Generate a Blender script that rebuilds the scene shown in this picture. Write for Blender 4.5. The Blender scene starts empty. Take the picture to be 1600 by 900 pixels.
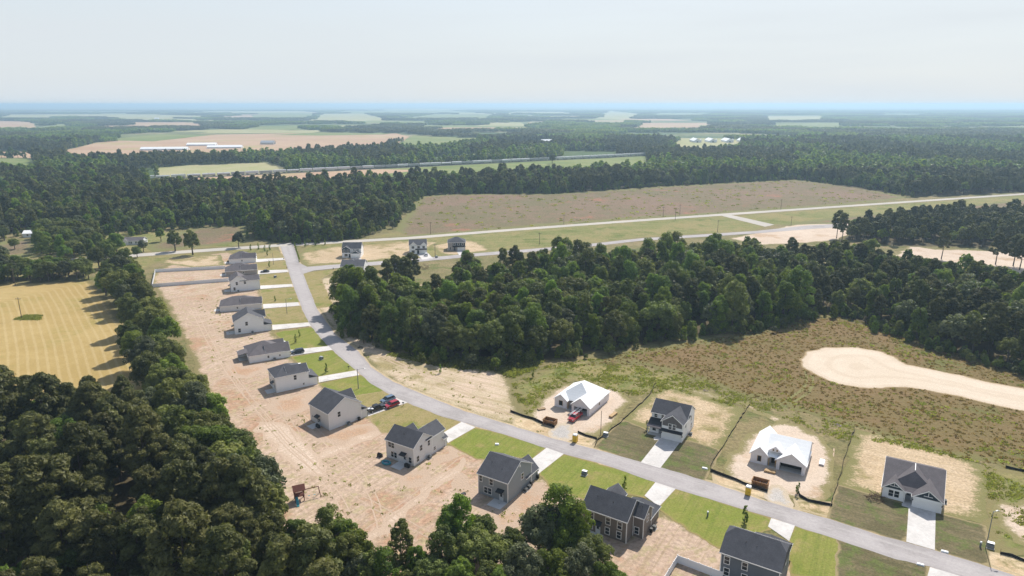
import bpy, bmesh, math, random
import numpy as np
from mathutils import Vector, Matrix, noise, geometry as mgeo

random.seed(7)
RNG = np.random.default_rng(11)
SC = bpy.context.scene
COL = SC.collection

# ------------------------------------------------------------------ camera
FPX, CAMH = 1067.0, 90.0                       # focal length in photo pixels, camera height in metres
PITCH = math.atan((450 - 163) / FPX)
SP, CP = math.sin(PITCH), math.cos(PITCH)
cd = bpy.data.cameras.new('camera')
cam = bpy.data.objects.new('camera', cd)
COL.objects.link(cam)
cam.location = (0, 0, CAMH)
cam.rotation_euler = (math.pi / 2 - PITCH, 0, 0)
cd.sensor_width = 36.0
cd.lens = FPX * 36.0 / 1600.0
cd.clip_start, cd.clip_end = 1.0, 80000.0
SC.camera = cam
SC.render.resolution_x, SC.render.resolution_y = 1600, 900

# ------------------------------------------------------------------ light
SUN_EL, SUN_AZ = math.radians(48), math.radians(27)      # azimuth to the right of the view direction (+Y)
w = bpy.data.worlds.new('World')
SC.world = w
w.use_nodes = True
nt = w.node_tree
nt.nodes.clear()
wo = nt.nodes.new('ShaderNodeOutputWorld')
bg = nt.nodes.new('ShaderNodeBackground')
sky = nt.nodes.new('ShaderNodeTexSky')
sky.sky_type = 'NISHITA'
sky.sun_disc = False
sky.sun_elevation, sky.sun_rotation = SUN_EL, SUN_AZ
sky.altitude = 0
sky.air_density, sky.dust_density, sky.ozone_density = 1.0, 1.2, 1.0
bg.inputs[1].default_value = 0.12
# thin high veil of cirrus: thickest towards the horizon, in long faint streaks
tc = nt.nodes.new('ShaderNodeTexCoord')
mp = nt.nodes.new('ShaderNodeMapping'); mp.inputs['Scale'].default_value = (1.3, 1.3, 14.0)
cn = nt.nodes.new('ShaderNodeTexNoise'); cn.inputs['Scale'].default_value = 2.0; cn.inputs['Detail'].default_value = 5
cr = nt.nodes.new('ShaderNodeMapRange'); cr.inputs[1].default_value = 0.35; cr.inputs[2].default_value = 0.75
cr.inputs[3].default_value = -0.07; cr.inputs[4].default_value = 0.03
sx = nt.nodes.new('ShaderNodeSeparateXYZ')
el = nt.nodes.new('ShaderNodeMapRange'); el.inputs[1].default_value = 0.05; el.inputs[2].default_value = 0.8
el.inputs[3].default_value = 0.97; el.inputs[4].default_value = 0.08
ad = nt.nodes.new('ShaderNodeMath'); ad.operation = 'ADD'
cm = nt.nodes.new('ShaderNodeMixRGB'); cm.inputs[2].default_value = (4.85, 5.20, 5.48, 1)
nt.links.new(tc.outputs['Generated'], mp.inputs[0]); nt.links.new(mp.outputs[0], cn.inputs[0])
nt.links.new(tc.outputs['Generated'], sx.inputs[0]); nt.links.new(sx.outputs[2], el.inputs[0])
nt.links.new(cn.outputs[0], cr.inputs[0]); nt.links.new(cr.outputs[0], ad.inputs[0]); nt.links.new(el.outputs[0], ad.inputs[1])
nt.links.new(ad.outputs[0], cm.inputs[0])
nt.links.new(sky.outputs[0], cm.inputs[1]); nt.links.new(cm.outputs[0], bg.inputs[0])
nt.links.new(bg.outputs[0], wo.inputs[0])

sl = bpy.data.lights.new('sun', 'SUN')
sl.energy, sl.angle, sl.color = 4.7, math.radians(0.53), (1.0, 0.955, 0.88)
so = bpy.data.objects.new('sun', sl)
COL.objects.link(so)
sdir = Vector((math.sin(SUN_AZ) * math.cos(SUN_EL), math.cos(SUN_AZ) * math.cos(SUN_EL), math.sin(SUN_EL)))
so.rotation_euler = (-sdir).to_track_quat('-Z', 'Y').to_euler()
so.location = sdir * 300
SC.view_settings.view_transform = 'Standard'
SC.view_settings.look = 'None'
SC.view_settings.exposure = 0.35
SC.view_settings.gamma = 1.0
SC.render.engine = 'CYCLES'
SC.cycles.max_bounces = 5
SC.cycles.diffuse_bounces = 2
SC.cycles.glossy_bounces = 1
SC.cycles.transmission_bounces = 2
SC.cycles.volume_bounces = 0

# ------------------------------------------------------------------ helpers
def gp(px, py, h=0.0):
    """Point of the flat ground (or of the level h) seen at a photo pixel."""
    u, v = (px - 800) / FPX, (py - 450) / FPX
    Z = (CAMH - h) / (SP + v * CP)
    return (u * Z, Z * (CP - v * SP))

def gpn(a):
    a = np.asarray(a, float)
    u, v = (a[:, 0] - 800) / FPX, (a[:, 1] - 450) / FPX
    Z = CAMH / (SP + v * CP)
    return np.stack([u * Z, Z * (CP - v * SP)], 1)

def proj(x, y, z=0.0):
    dz = z - CAMH
    Z = y * CP - dz * SP
    return 800 + FPX * x / Z, 450 + FPX * (-dz * CP - y * SP) / Z

def inpoly(P, poly):
    P = np.asarray(P, float); poly = np.asarray(poly, float)
    x, y = P[:, 0], P[:, 1]
    r = np.zeros(len(P), bool)
    j = len(poly) - 1
    for i in range(len(poly)):
        xi, yi = poly[i]; xj, yj = poly[j]
        c = ((yi > y) != (yj > y)) & (x < (xj - xi) * (y - yi) / ((yj - yi) if yj != yi else 1e-9) + xi)
        r ^= c
        j = i
    return r

def tag(o, label=None, cat=None, group=None, kind=None):
    if label: o['label'] = label
    if cat: o['category'] = cat
    if group: o['group'] = group
    if kind: o['kind'] = kind
    return o

def empty(name, loc, rz=0.0):
    o = bpy.data.objects.new(name, None)
    COL.objects.link(o)
    o.location = (loc[0], loc[1], loc[2] if len(loc) > 2 else 0.0)
    o.rotation_euler = (0, 0, rz)
    o.empty_display_size = 0.5
    return o

class MB:
    """Collects shapes, then links them as one mesh object."""
    def __init__(s):
        s.bm = bmesh.new()
    def poly(s, pts):
        return s.bm.faces.new([s.bm.verts.new(p) for p in pts])
    def hull(s, pts):
        vs = [s.bm.verts.new(p) for p in pts]
        r = bmesh.ops.convex_hull(s.bm, input=vs)
        dead = [v for v in r['geom_interior'] if isinstance(v, bmesh.types.BMVert)]
        dead += [v for v in r['geom_unused'] if isinstance(v, bmesh.types.BMVert)]
        if dead: bmesh.ops.delete(s.bm, geom=list(set(dead)), context='VERTS')
        return s
    def box(s, x0, x1, y0, y1, z0, z1):
        v = [s.bm.verts.new((x, y, z)) for z in (z0, z1) for y in (y0, y1) for x in (x0, x1)]
        for f in ((0, 2, 3, 1), (4, 5, 7, 6), (0, 1, 5, 4), (2, 6, 7, 3), (0, 4, 6, 2), (1, 3, 7, 5)):
            s.bm.faces.new([v[i] for i in f])
        return s
    def prism(s, prof, a0, a1, ax):
        """Extrude a 2-D profile (p, z) along axis x ('x': p is y) or y ('y': p is x)."""
        def P(a, p, z): return (a, p, z) if ax == 'x' else (p, a, z)
        A = [s.bm.verts.new(P(a0, p, z)) for p, z in prof]
        B = [s.bm.verts.new(P(a1, p, z)) for p, z in prof]
        n = len(prof)
        s.bm.faces.new(A); s.bm.faces.new(B[::-1])
        for i in range(n):
            s.bm.faces.new((A[i], A[(i + 1) % n], B[(i + 1) % n], B[i]))
        return s
    def cyl(s, p0, p1, r0, r1=None, n=8):
        r1 = r0 if r1 is None else r1
        p0, p1 = Vector(p0), Vector(p1)
        d = (p1 - p0).normalized()
        a = d.orthogonal().normalized(); b = d.cross(a)
        A, B = [], []
        for i in range(n):
            t = 2 * math.pi * i / n
            o = a * math.cos(t) + b * math.sin(t)
            A.append(s.bm.verts.new(p0 + o * r0)); B.append(s.bm.verts.new(p1 + o * r1))
        s.bm.faces.new(A[::-1]); s.bm.faces.new(B)
        for i in range(n):
            s.bm.faces.new((A[i], A[(i + 1) % n], B[(i + 1) % n], B[i]))
        return s
    def build(s, name, mat, parent=None, bevel=0.0):
        bm = s.bm
        if bevel:
            bmesh.ops.bevel(bm, geom=[e for e in bm.edges if e.calc_face_angle(0) > 0.5], offset=bevel, segments=2, affect='EDGES')
        bmesh.ops.recalc_face_normals(bm, faces=bm.faces)
        me = bpy.data.meshes.new(name)
        bm.to_mesh(me); bm.free()
        if mat is not None: me.materials.append(mat)
        o = bpy.data.objects.new(name, me)
        COL.objects.link(o)
        if parent is not None: o.parent = parent
        return o

def copy_tree(o, parent=None):
    c = o.copy(); COL.objects.link(c); c.parent = parent
    for ch in o.children: copy_tree(ch, c)
    return c

# ------------------------------------------------------------------ materials
def nmat(name):
    m = bpy.data.materials.new(name); m.use_nodes = True
    t = m.node_tree; t.nodes.clear()
    return m, t, t.nodes, t.links

def mixrgb(N, L, fac, a, b, mode='MIX'):
    n = N.new('ShaderNodeMixRGB'); n.blend_type = mode
    for sock, v in ((n.inputs[0], fac), (n.inputs[1], a), (n.inputs[2], b)):
        if isinstance(v, (int, float)): sock.default_value = v
        elif isinstance(v, (tuple, list)): sock.default_value = (*v[:3], 1)
        else: L.new(v, sock)
    return n.outputs[0]

def ntex(N, L, vec, scale, detail=4, rough=0.55):
    n = N.new('ShaderNodeTexNoise'); n.inputs['Scale'].default_value = scale
    n.inputs['Detail'].default_value = detail; n.inputs['Roughness'].default_value = rough
    L.new(vec, n.inputs['Vector'])
    return n.outputs[0]

def rng(N, L, v, a, b, c=0.0, d=1.0, smooth=True):
    n = N.new('ShaderNodeMapRange'); n.interpolation_type = 'SMOOTHSTEP' if smooth else 'LINEAR'
    L.new(v, n.inputs[0])
    for i, x in enumerate((a, b, c, d)): n.inputs[i + 1].default_value = x
    return n.outputs[0]

def math2(N, L, op, a, b):
    n = N.new('ShaderNodeMath'); n.operation = op
    for s, v in ((n.inputs[0], a), (n.inputs[1], b)):
        if isinstance(v, (int, float)): s.default_value = v
        else: L.new(v, s)
    return n.outputs[0]

def gmat(name, a, b, c=None, edge=None, ew=3.0, big=0.025, mid=0.16, fine=1.6, bump=0.25, contrast=0.35,
         streak=None, scol=None, samt=0.5, rings=None, cthr=(0.52, 0.66), rough=0.95, speck=None):
    """Ground cover: two tones in patches, a third in blotches, raked streaks, and an edge that breaks into its neighbour."""
    m, t, N, L = nmat(name)
    out = N.new('ShaderNodeOutputMaterial'); bs = N.new('ShaderNodeBsdfPrincipled')
    geo = N.new('ShaderNodeNewGeometry'); pos = geo.outputs['Position']
    n1 = ntex(N, L, pos, big, 5, 0.6); n2 = ntex(N, L, pos, mid, 6, 0.65); n3 = ntex(N, L, pos, fine, 5, 0.7)
    s12 = math2(N, L, 'ADD', math2(N, L, 'MULTIPLY', n1, 0.55), math2(N, L, 'MULTIPLY', n2, 0.45))
    colr = mixrgb(N, L, rng(N, L, s12, 0.40, 0.60), a, b)
    if c is not None:
        o = N.new('ShaderNodeVectorMath'); o.operation = 'ADD'; L.new(pos, o.inputs[0]); o.inputs[1].default_value = (137.0, 71.0, 9.0)
        n4 = ntex(N, L, o.outputs[0], big * 2.1, 7, 0.68)
        colr = mixrgb(N, L, rng(N, L, n4, *cthr), colr, c)
    if streak is not None:
        ang, sc = streak
        mp = N.new('ShaderNodeMapping'); mp.inputs['Rotation'].default_value = (0, 0, -ang)
        mp.inputs['Scale'].default_value = (0.035, 1.0, 1.0)
        # rotate first, then stretch along the streak
        vr = N.new('ShaderNodeVectorRotate'); vr.rotation_type = 'Z_AXIS'; vr.inputs['Angle'].default_value = -ang
        L.new(pos, vr.inputs['Vector']); mp.inputs['Rotation'].default_value = (0, 0, 0); L.new(vr.outputs[0], mp.inputs[0])
        ns = ntex(N, L, mp.outputs[0], sc, 5, 0.7)
        colr = mixrgb(N, L, rng(N, L, ns, 0.46, 0.64, 0, samt), colr, scol or b)
    if rings is not None:
        per, rcol, amt = rings
        at = N.new('ShaderNodeAttribute'); at.attribute_name = 'edge'
        d = math2(N, L, 'ADD', at.outputs['Fac'], math2(N, L, 'MULTIPLY', n1, 0.5))
        d = math2(N, L, 'ADD', d, math2(N, L, 'MULTIPLY', n2, 0.35))
        wv = math2(N, L, 'SINE', math2(N, L, 'MULTIPLY', d, 2 * math.pi / per), 0)
        wv = math2(N, L, 'MULTIPLY', rng(N, L, wv, 0.25, 0.95, 0, amt), rng(N, L, n3, 0.3, 0.6, 0.5, 1.0))
        colr = mixrgb(N, L, wv, colr, rcol)
    if speck is not None:
        scol2, sscale, lo, hi = speck
        nk = ntex(N, L, pos, sscale, 3, 0.6)
        colr = mixrgb(N, L, rng(N, L, nk, lo, hi, 0, 0.85), colr, scol2)
    lum = rng(N, L, n3, 0.25, 0.75, 1.0 - contrast, 1.0 + contrast, False)
    colr = mixrgb(N, L, 1.0, colr, lum, 'MULTIPLY')
    if edge is not None:
        at = N.new('ShaderNodeAttribute'); at.attribute_name = 'edge'
        e = math2(N, L, 'DIVIDE', at.outputs['Fac'], ew)
        e = math2(N, L, 'ADD', e, math2(N, L, 'MULTIPLY', math2(N, L, 'SUBTRACT', n2, 0.5), 1.8))
        e = math2(N, L, 'ADD', e, math2(N, L, 'MULTIPLY', math2(N, L, 'SUBTRACT', n3, 0.5), 1.2))
        colr = mixrgb(N, L, rng(N, L, e, 0.25, 0.85), edge, colr)
    L.new(colr, bs.inputs['Base Color'])
    bs.inputs['Roughness'].default_value = rough
    bs.inputs['Specular IOR Level'].default_value = 0.12
    bp = N.new('ShaderNodeBump'); bp.inputs['Distance'].default_value = bump; bp.inputs['Strength'].default_value = 0.8
    L.new(math2(N, L, 'ADD', n3, math2(N, L, 'MULTIPLY', n2, 0.6)), bp.inputs['Height']); L.new(bp.outputs[0], bs.inputs['Normal'])
    L.new(bs.outputs[0], out.inputs[0])
    return m

def pmat(name, col, rough=0.6, metal=0.0, var=0.12, scale=3.0, lines=None, spec=0.35, bump=0.0, second=None):
    """Object surface: colour with grain; lines=(axis spacing, depth) gives lap siding or shingle courses as relief."""
    m, t, N, L = nmat(name)
    out = N.new('ShaderNodeOutputMaterial'); bs = N.new('ShaderNodeBsdfPrincipled')
    tc = N.new('ShaderNodeTexCoord'); oc = tc.outputs['Object']
    n = ntex(N, L, oc, scale, 5, 0.65); nb = ntex(N, L, oc, scale * 0.12, 3)
    f = rng(N, L, math2(N, L, 'ADD', math2(N, L, 'MULTIPLY', n, 0.6), math2(N, L, 'MULTIPLY', nb, 0.4)), 0.3, 0.7, 1 - var, 1 + var, False)
    base = col
    if second is not None:
        base = mixrgb(N, L, rng(N, L, n, 0.5, 0.62), col, second)
    L.new(mixrgb(N, L, 1.0, base, f, 'MULTIPLY'), bs.inputs['Base Color'])
    bs.inputs['Roughness'].default_value = rough; bs.inputs['Metallic'].default_value = metal
    bs.inputs['Specular IOR Level'].default_value = spec
    h = None
    if lines is not None:
        sx = N.new('ShaderNodeSeparateXYZ'); L.new(oc, sx.inputs[0])
        fr = math2(N, L, 'FRACT', math2(N, L, 'MULTIPLY', sx.outputs[2], 1.0 / lines[0]), 0)
        h = math2(N, L, 'MULTIPLY', fr, lines[1])
    if bump:
        hb = math2(N, L, 'MULTIPLY', n, bump)
        h = hb if h is None else math2(N, L, 'ADD', h, hb)
    if h is not None:
        bp = N.new('ShaderNodeBump'); bp.inputs['Distance'].default_value = 1.0; bp.inputs['Strength'].default_value = 0.7
        L.new(h, bp.inputs['Height']); L.new(bp.outputs[0], bs.inputs['Normal'])
    L.new(bs.outputs[0], out.inputs[0])
    return m

def leafmat(name, dark, light, trans=0.3, hue=0.03, sat=1.0, spec=0.25):
    m, t, N, L = nmat(name)
    out = N.new('ShaderNodeOutputMaterial'); bs = N.new('ShaderNodeBsdfPrincipled'); tr = N.new('ShaderNodeBsdfTranslucent')
    at = N.new('ShaderNodeAttribute'); at.attribute_name = 'tint'
    oi = N.new('ShaderNodeObjectInfo')
    c = mixrgb(N, L, at.outputs['Fac'], dark, light)
    hs = N.new('ShaderNodeHueSaturation')
    L.new(c, hs.inputs['Color'])
    L.new(rng(N, L, oi.outputs['Random'], 0, 1, 0.5 - hue, 0.5 + hue * 0.25, False), hs.inputs['Hue'])
    r2 = math2(N, L, 'FRACT', math2(N, L, 'MULTIPLY', oi.outputs['Random'], 7.31), 0)
    L.new(rng(N, L, r2, 0, 1, 0.66, 1.42, False), hs.inputs['Value'])
    hs.inputs['Saturation'].default_value = sat
    L.new(hs.outputs[0], bs.inputs['Base Color'])
    bs.inputs['Roughness'].default_value = 0.5; bs.inputs['Specular IOR Level'].default_value = spec
    L.new(mixrgb(N, L, 1.0, hs.outputs[0], (1.5, 1.6, 0.7), 'MULTIPLY'), tr.inputs['Color'])
    mx = N.new('ShaderNodeMixShader'); mx.inputs[0].default_value = trans
    L.new(bs.outputs[0], mx.inputs[1]); L.new(tr.outputs[0], mx.inputs[2]); L.new(mx.outputs[0], out.inputs[0])
    return m

# real-world base colours
SAND = (0.46, 0.34, 0.25); SAND_P = (0.53, 0.41, 0.31); STRAW = (0.42, 0.33, 0.20); CLAY = (0.43, 0.27, 0.165)
OLIVE = (0.15, 0.145, 0.055); GREEN = (0.145, 0.19, 0.03); DRY = (0.26, 0.20, 0.10); SOD = (0.125, 0.105, 0.055)
BROWN = (0.22, 0.135, 0.075)

G = {}
G['ground'] = gmat('wild_grass', (0.15, 0.14, 0.055), (0.235, 0.185, 0.095), (0.115, 0.13, 0.04), bump=0.35, contrast=0.45, mid=0.12, fine=0.9, speck=((0.085, 0.085, 0.035), 0.4, 0.58, 0.7))
G['farland'] = gmat('far_land', (0.07, 0.105, 0.04), (0.15, 0.16, 0.065), (0.27, 0.23, 0.13), big=0.0015, mid=0.006, fine=0.05, bump=0)
G['yard'] = gmat('bare_yard', (0.40, 0.288, 0.212), (0.475, 0.358, 0.272), (0.385, 0.235, 0.152), edge=(0.20, 0.17, 0.075), ew=3, mid=0.22, fine=1.0,
                 streak=(math.radians(58), 0.9), scol=(0.31, 0.235, 0.14), samt=0.7, contrast=0.36, cthr=(0.5, 0.64), speck=((0.36, 0.295, 0.17), 0.35, 0.52, 0.66))
G['claypatch'] = gmat('orange_clay', (0.40, 0.25, 0.16), (0.43, 0.29, 0.195), (0.45, 0.34, 0.255), edge=(0.43, 0.32, 0.235), ew=4.5, big=0.08, mid=0.3, contrast=0.3,
                      streak=(math.radians(58), 1.0), scol=(0.36, 0.26, 0.16), samt=0.4)
G['palepatch'] = gmat('pale_dust', (0.56, 0.445, 0.35), (0.51, 0.395, 0.305), None, edge=(0.46, 0.345, 0.255), ew=2.5, mid=0.3, contrast=0.28,
                      streak=(math.radians(45), 1.2), scol=(0.40, 0.31, 0.21), samt=0.6)
G['strip'] = gmat('sand_strip', SAND_P, (0.44, 0.36, 0.24), (0.28, 0.23, 0.11), edge=(0.19, 0.165, 0.075), ew=4, contrast=0.3,
                  streak=(math.radians(-30), 0.5), scol=(0.30, 0.235, 0.12), samt=0.6)
G['dirt'] = gmat('site_dirt', (0.50, 0.395, 0.305), (0.56, 0.455, 0.36), (0.42, 0.30, 0.2), edge=(0.22, 0.19, 0.085), ew=3, contrast=0.2)
G['straw'] = gmat('straw_lot', (0.49, 0.375, 0.25), (0.41, 0.305, 0.19), (0.23, 0.195, 0.08), edge=(0.19, 0.175, 0.07), ew=4.5, contrast=0.42, mid=0.3,
                  streak=(math.radians(-32), 0.6), scol=(0.33, 0.245, 0.135), samt=0.5, cthr=(0.50, 0.62))
G['clay'] = gmat('road_shoulder', (0.55, 0.43, 0.28), (0.45, 0.33, 0.2), (0.24, 0.2, 0.09), edge=(0.40, 0.32, 0.2), ew=1.0, big=0.08, contrast=0.25)
G['gravel'] = gmat('gravel_pad', (0.40, 0.375, 0.35), (0.5, 0.46, 0.42), None, edge=(0.50, 0.41, 0.30), ew=2.0, mid=0.5, fine=4, contrast=0.35)
G['lawn'] = gmat('lawn_grass', (0.165, 0.195, 0.034), (0.215, 0.21, 0.055), (0.27, 0.22, 0.085), edge=(0.25, 0.20, 0.08), ew=0.9, big=0.06, mid=0.35,
                 fine=2.0, bump=0.12, contrast=0.3, streak=(math.radians(60), 0.8), scol=(0.125, 0.16, 0.03), samt=0.6, cthr=(0.53, 0.68))
G['lawn_dry'] = gmat('lawn_dry', (0.235, 0.20, 0.075), (0.29, 0.23, 0.11), (0.165, 0.18, 0.045), edge=(0.30, 0.235, 0.12), ew=0.8, big=0.06, mid=0.35,
                     fine=2.0, bump=0.12, contrast=0.32, cthr=(0.51, 0.64), streak=(math.radians(60), 0.7), scol=(0.20, 0.175, 0.065), samt=0.5)
G['sod'] = gmat('dark_sod', (0.115, 0.098, 0.05), (0.165, 0.135, 0.075), (0.11, 0.13, 0.04), edge=(0.27, 0.215, 0.115), ew=0.9, big=0.09, mid=0.4,
                fine=2.0, bump=0.15, contrast=0.4, streak=(math.radians(-32), 0.7), scol=(0.075, 0.072, 0.032), samt=0.55, cthr=(0.48, 0.62))
G['wheat'] = gmat('cut_stubble', (0.34, 0.242, 0.090), (0.385, 0.28, 0.115), (0.285, 0.225, 0.072), edge=(0.17, 0.14, 0.06), ew=5, contrast=0.2,
                  rings=(2.9, (0.49, 0.385, 0.215), 0.36), bump=0.1, cthr=(0.52, 0.7))
G['meadow'] = gmat('rust_meadow', (0.19, 0.128, 0.062), (0.165, 0.125, 0.052), (0.135, 0.132, 0.044), edge=(0.17, 0.155, 0.06), ew=6, contrast=0.34,
                   bump=0.4, fine=1.3, cthr=(0.56, 0.68))
G['field'] = gmat('fallow_field', (0.20, 0.135, 0.092), (0.15, 0.128, 0.066), (0.27, 0.135, 0.085), edge=(0.17, 0.165, 0.065), ew=12, big=0.012, mid=0.08, fine=0.7,
                  contrast=0.5, bump=0.4, cthr=(0.58, 0.68), speck=((0.06, 0.065, 0.03), 0.3, 0.61, 0.69))
G['verge'] = gmat('green_verge', (0.155, 0.168, 0.052), (0.235, 0.195, 0.082), (0.11, 0.135, 0.03), edge=(0.2, 0.17, 0.075), ew=5, contrast=0.45, cthr=(0.52, 0.62), mid=0.2, fine=0.9,
                  streak=(math.radians(8), 0.25), scol=(0.26, 0.22, 0.1), samt=0.6)
G['culdesac'] = gmat('graded_sand', (0.56, 0.465, 0.36), (0.60, 0.505, 0.40), None, edge=(0.30, 0.22, 0.12), ew=1.4, contrast=0.15,
                     rings=(7.6, (0.46, 0.36, 0.26), 0.38))
G['asphalt'] = gmat('weathered_asphalt', (0.345, 0.315, 0.308), (0.38, 0.35, 0.34), (0.30, 0.275, 0.265), rings=(3.5, (0.285, 0.26, 0.252), 0.5), contrast=0.12, bump=0.02,
                    streak=(math.radians(-33), 0.8), scol=(0.41, 0.38, 0.365), samt=0.5)
G['farroad'] = gmat('pale_road', (0.40, 0.37, 0.33), (0.45, 0.41, 0.36), None, contrast=0.1, bump=0.02)
G['concrete'] = gmat('fresh_concrete', (0.50, 0.475, 0.45), (0.575, 0.545, 0.515), (0.46, 0.43, 0.40), contrast=0.12, bump=0.01, mid=0.5, big=0.12)
G['floor'] = gmat('forest_floor', (0.07, 0.055, 0.03), (0.10, 0.08, 0.04), (0.05, 0.06, 0.022), edge=(0.15, 0.13, 0.055), ew=4)
G['f_tan'] = gmat('ploughed_field', (0.36, 0.23, 0.15), (0.42, 0.29, 0.19), (0.33, 0.27, 0.12), big=0.004, mid=0.02, fine=0.2, contrast=0.12, bump=0,
                  streak=(math.radians(5), 0.05), scol=(0.43, 0.31, 0.2), samt=0.6)
G['f_green'] = gmat('crop_field', (0.13, 0.17, 0.05), (0.19, 0.21, 0.075), None, big=0.005, mid=0.02, fine=0.2, contrast=0.12, bump=0,
                    streak=(math.radians(5), 0.05), scol=(0.25, 0.24, 0.09), samt=0.5)
G['f_dark'] = gmat('dark_crop_field', (0.055, 0.09, 0.03), (0.075, 0.105, 0.035), None, big=0.006, mid=0.02, fine=0.2, contrast=0.12, bump=0)
G['f_pale'] = gmat('pale_field', (0.34, 0.31, 0.17), (0.28, 0.28, 0.12), None, big=0.005, mid=0.02, fine=0.2, contrast=0.1, bump=0)

M = {}
M['white'] = pmat('white_siding', (0.82, 0.82, 0.82), 0.55, var=0.05, lines=(0.18, 0.012))
M['beige'] = pmat('beige_siding', (0.70, 0.685, 0.675), 0.55, var=0.06, lines=(0.18, 0.012))
M['taupe'] = pmat('taupe_siding', (0.17, 0.145, 0.125), 0.6, var=0.07, lines=(0.18, 0.012))
M['bluegrey'] = pmat('blue_grey_siding', (0.26, 0.285, 0.30), 0.6, var=0.06, lines=(0.18, 0.012))
M['slate'] = pmat('slate_siding', (0.12, 0.14, 0.165), 0.6, var=0.07, lines=(0.18, 0.012))
M['tan'] = pmat('tan_siding', (0.33, 0.30, 0.275), 0.6, var=0.06, lines=(0.18, 0.012))
M['greyside'] = pmat('grey_siding', (0.135, 0.125, 0.125), 0.6, var=0.07, lines=(0.18, 0.012))
M['navy'] = pmat('navy_siding', (0.028, 0.045, 0.062), 0.6, var=0.08, lines=(0.18, 0.012))
M['trim'] = pmat('white_trim', (0.80, 0.79, 0.77), 0.5, var=0.03)
M['roof'] = pmat('charcoal_shingles', (0.082, 0.083, 0.093), 0.9, var=0.32, scale=5.0, lines=(0.14, 0.02), bump=0.02, spec=0.2)
M['roof2'] = pmat('grey_shingles', (0.125, 0.113, 0.118), 0.9, var=0.25, scale=5.0, lines=(0.14, 0.02), bump=0.02, spec=0.2)
M['wrap_roof'] = pmat('roof_underlayment', (0.82, 0.82, 0.81), 0.75, var=0.06, scale=1.2, lines=(0.55, 0.02))
M['wrap'] = pmat('house_wrap', (0.70, 0.66, 0.665), 0.6, var=0.05, scale=0.9, second=(0.73, 0.70, 0.70))
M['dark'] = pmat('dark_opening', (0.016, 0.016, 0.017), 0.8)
M['lumber'] = pmat('raw_lumber', (0.42, 0.28, 0.14), 0.8, var=0.25)
M['glass'] = pmat('window_glass', (0.02, 0.026, 0.032), 0.08, var=0.2, spec=0.6)
M['door'] = pmat('white_door', (0.62, 0.64, 0.66), 0.4, var=0.04)
M['gdoor'] = pmat('garage_door_paint', (0.78, 0.78, 0.77), 0.45, var=0.03, lines=(0.54, 0.03))
M['awning'] = pmat('black_metal_roofing', (0.022, 0.024, 0.027), 0.45, var=0.2)
M['slab'] = pmat('slab_concrete', (0.55, 0.53, 0.50), 0.9, var=0.08)
M['metal'] = pmat('galvanised_metal', (0.42, 0.43, 0.43), 0.45, 0.6, var=0.12)
M['acgrey'] = pmat('condenser_grey', (0.17, 0.18, 0.18), 0.6, var=0.2)
M['black'] = pmat('black_plastic', (0.015, 0.016, 0.017), 0.5)
M['silt'] = pmat('silt_fabric', (0.014, 0.014, 0.016), 0.8, var=0.3)
M['vinyl'] = pmat('white_vinyl', (0.72, 0.73, 0.75), 0.45, var=0.04)
M['wood'] = pmat('pole_wood', (0.12, 0.09, 0.065), 0.9, var=0.3)
M['stake'] = pmat('stake_wood', (0.30, 0.21, 0.12), 0.9, var=0.3)
M['red'] = pmat('red_paint', (0.42, 0.018, 0.03), 0.22, var=0.05, spec=0.6)
M['crimson'] = pmat('crimson_paint', (0.33, 0.012, 0.03), 0.22, var=0.05, spec=0.6)
M['carblack'] = pmat('black_paint', (0.012, 0.013, 0.016), 0.2, var=0.1, spec=0.6)
M['carnavy'] = pmat('navy_paint', (0.02, 0.03, 0.055), 0.2, var=0.1, spec=0.6)
M['carblue'] = pmat('steel_blue_paint', (0.10, 0.15, 0.22), 0.2, var=0.05, spec=0.6)
M['carwhite'] = pmat('white_paint', (0.78, 0.78, 0.78), 0.25, var=0.03, spec=0.6)
M['tyre'] = pmat('tyre_rubber', (0.016, 0.016, 0.016), 0.85)
M['rim'] = pmat('alloy', (0.45, 0.45, 0.46), 0.35, 0.7)
M['lamp'] = pmat('lamp_plastic', (0.7, 0.7, 0.66), 0.2)
M['tail'] = pmat('tail_lamp_plastic', (0.3, 0.01, 0.01), 0.25)
M['rust'] = pmat('rusty_steel', (0.29, 0.15, 0.06), 0.8, var=0.3, scale=1.5, second=(0.20, 0.095, 0.04))
M['yellow'] = pmat('yellow_plastic', (0.66, 0.43, 0.03), 0.5, var=0.05)
M['teal'] = pmat('teal_plastic', (0.04, 0.26, 0.30), 0.4, var=0.1)
M['redwood'] = pmat('stained_wood', (0.13, 0.045, 0.03), 0.8, var=0.25)
M['pink'] = pmat('pale_rubble', (0.40, 0.33, 0.28), 0.9, var=0.25)
M['rail'] = pmat('ballast', (0.24, 0.21, 0.18), 0.95, var=0.25)
M['wagon_w'] = pmat('pale_wagon_paint', (0.55, 0.56, 0.56), 0.5, var=0.1, scale=0.4)
M['wagon_g'] = pmat('grey_wagon_paint', (0.34, 0.35, 0.36), 0.5, var=0.12, scale=0.4)
M['tin'] = pmat('bright_tin', (0.80, 0.81, 0.82), 0.5, 0.0, var=0.05, scale=0.2)
M['bark'] = pmat('bark', (0.10, 0.078, 0.06), 0.95, var=0.35, scale=1.2)
M['mulch'] = pmat('dry_brush', (0.12, 0.075, 0.05), 0.95, var=0.4)

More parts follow.
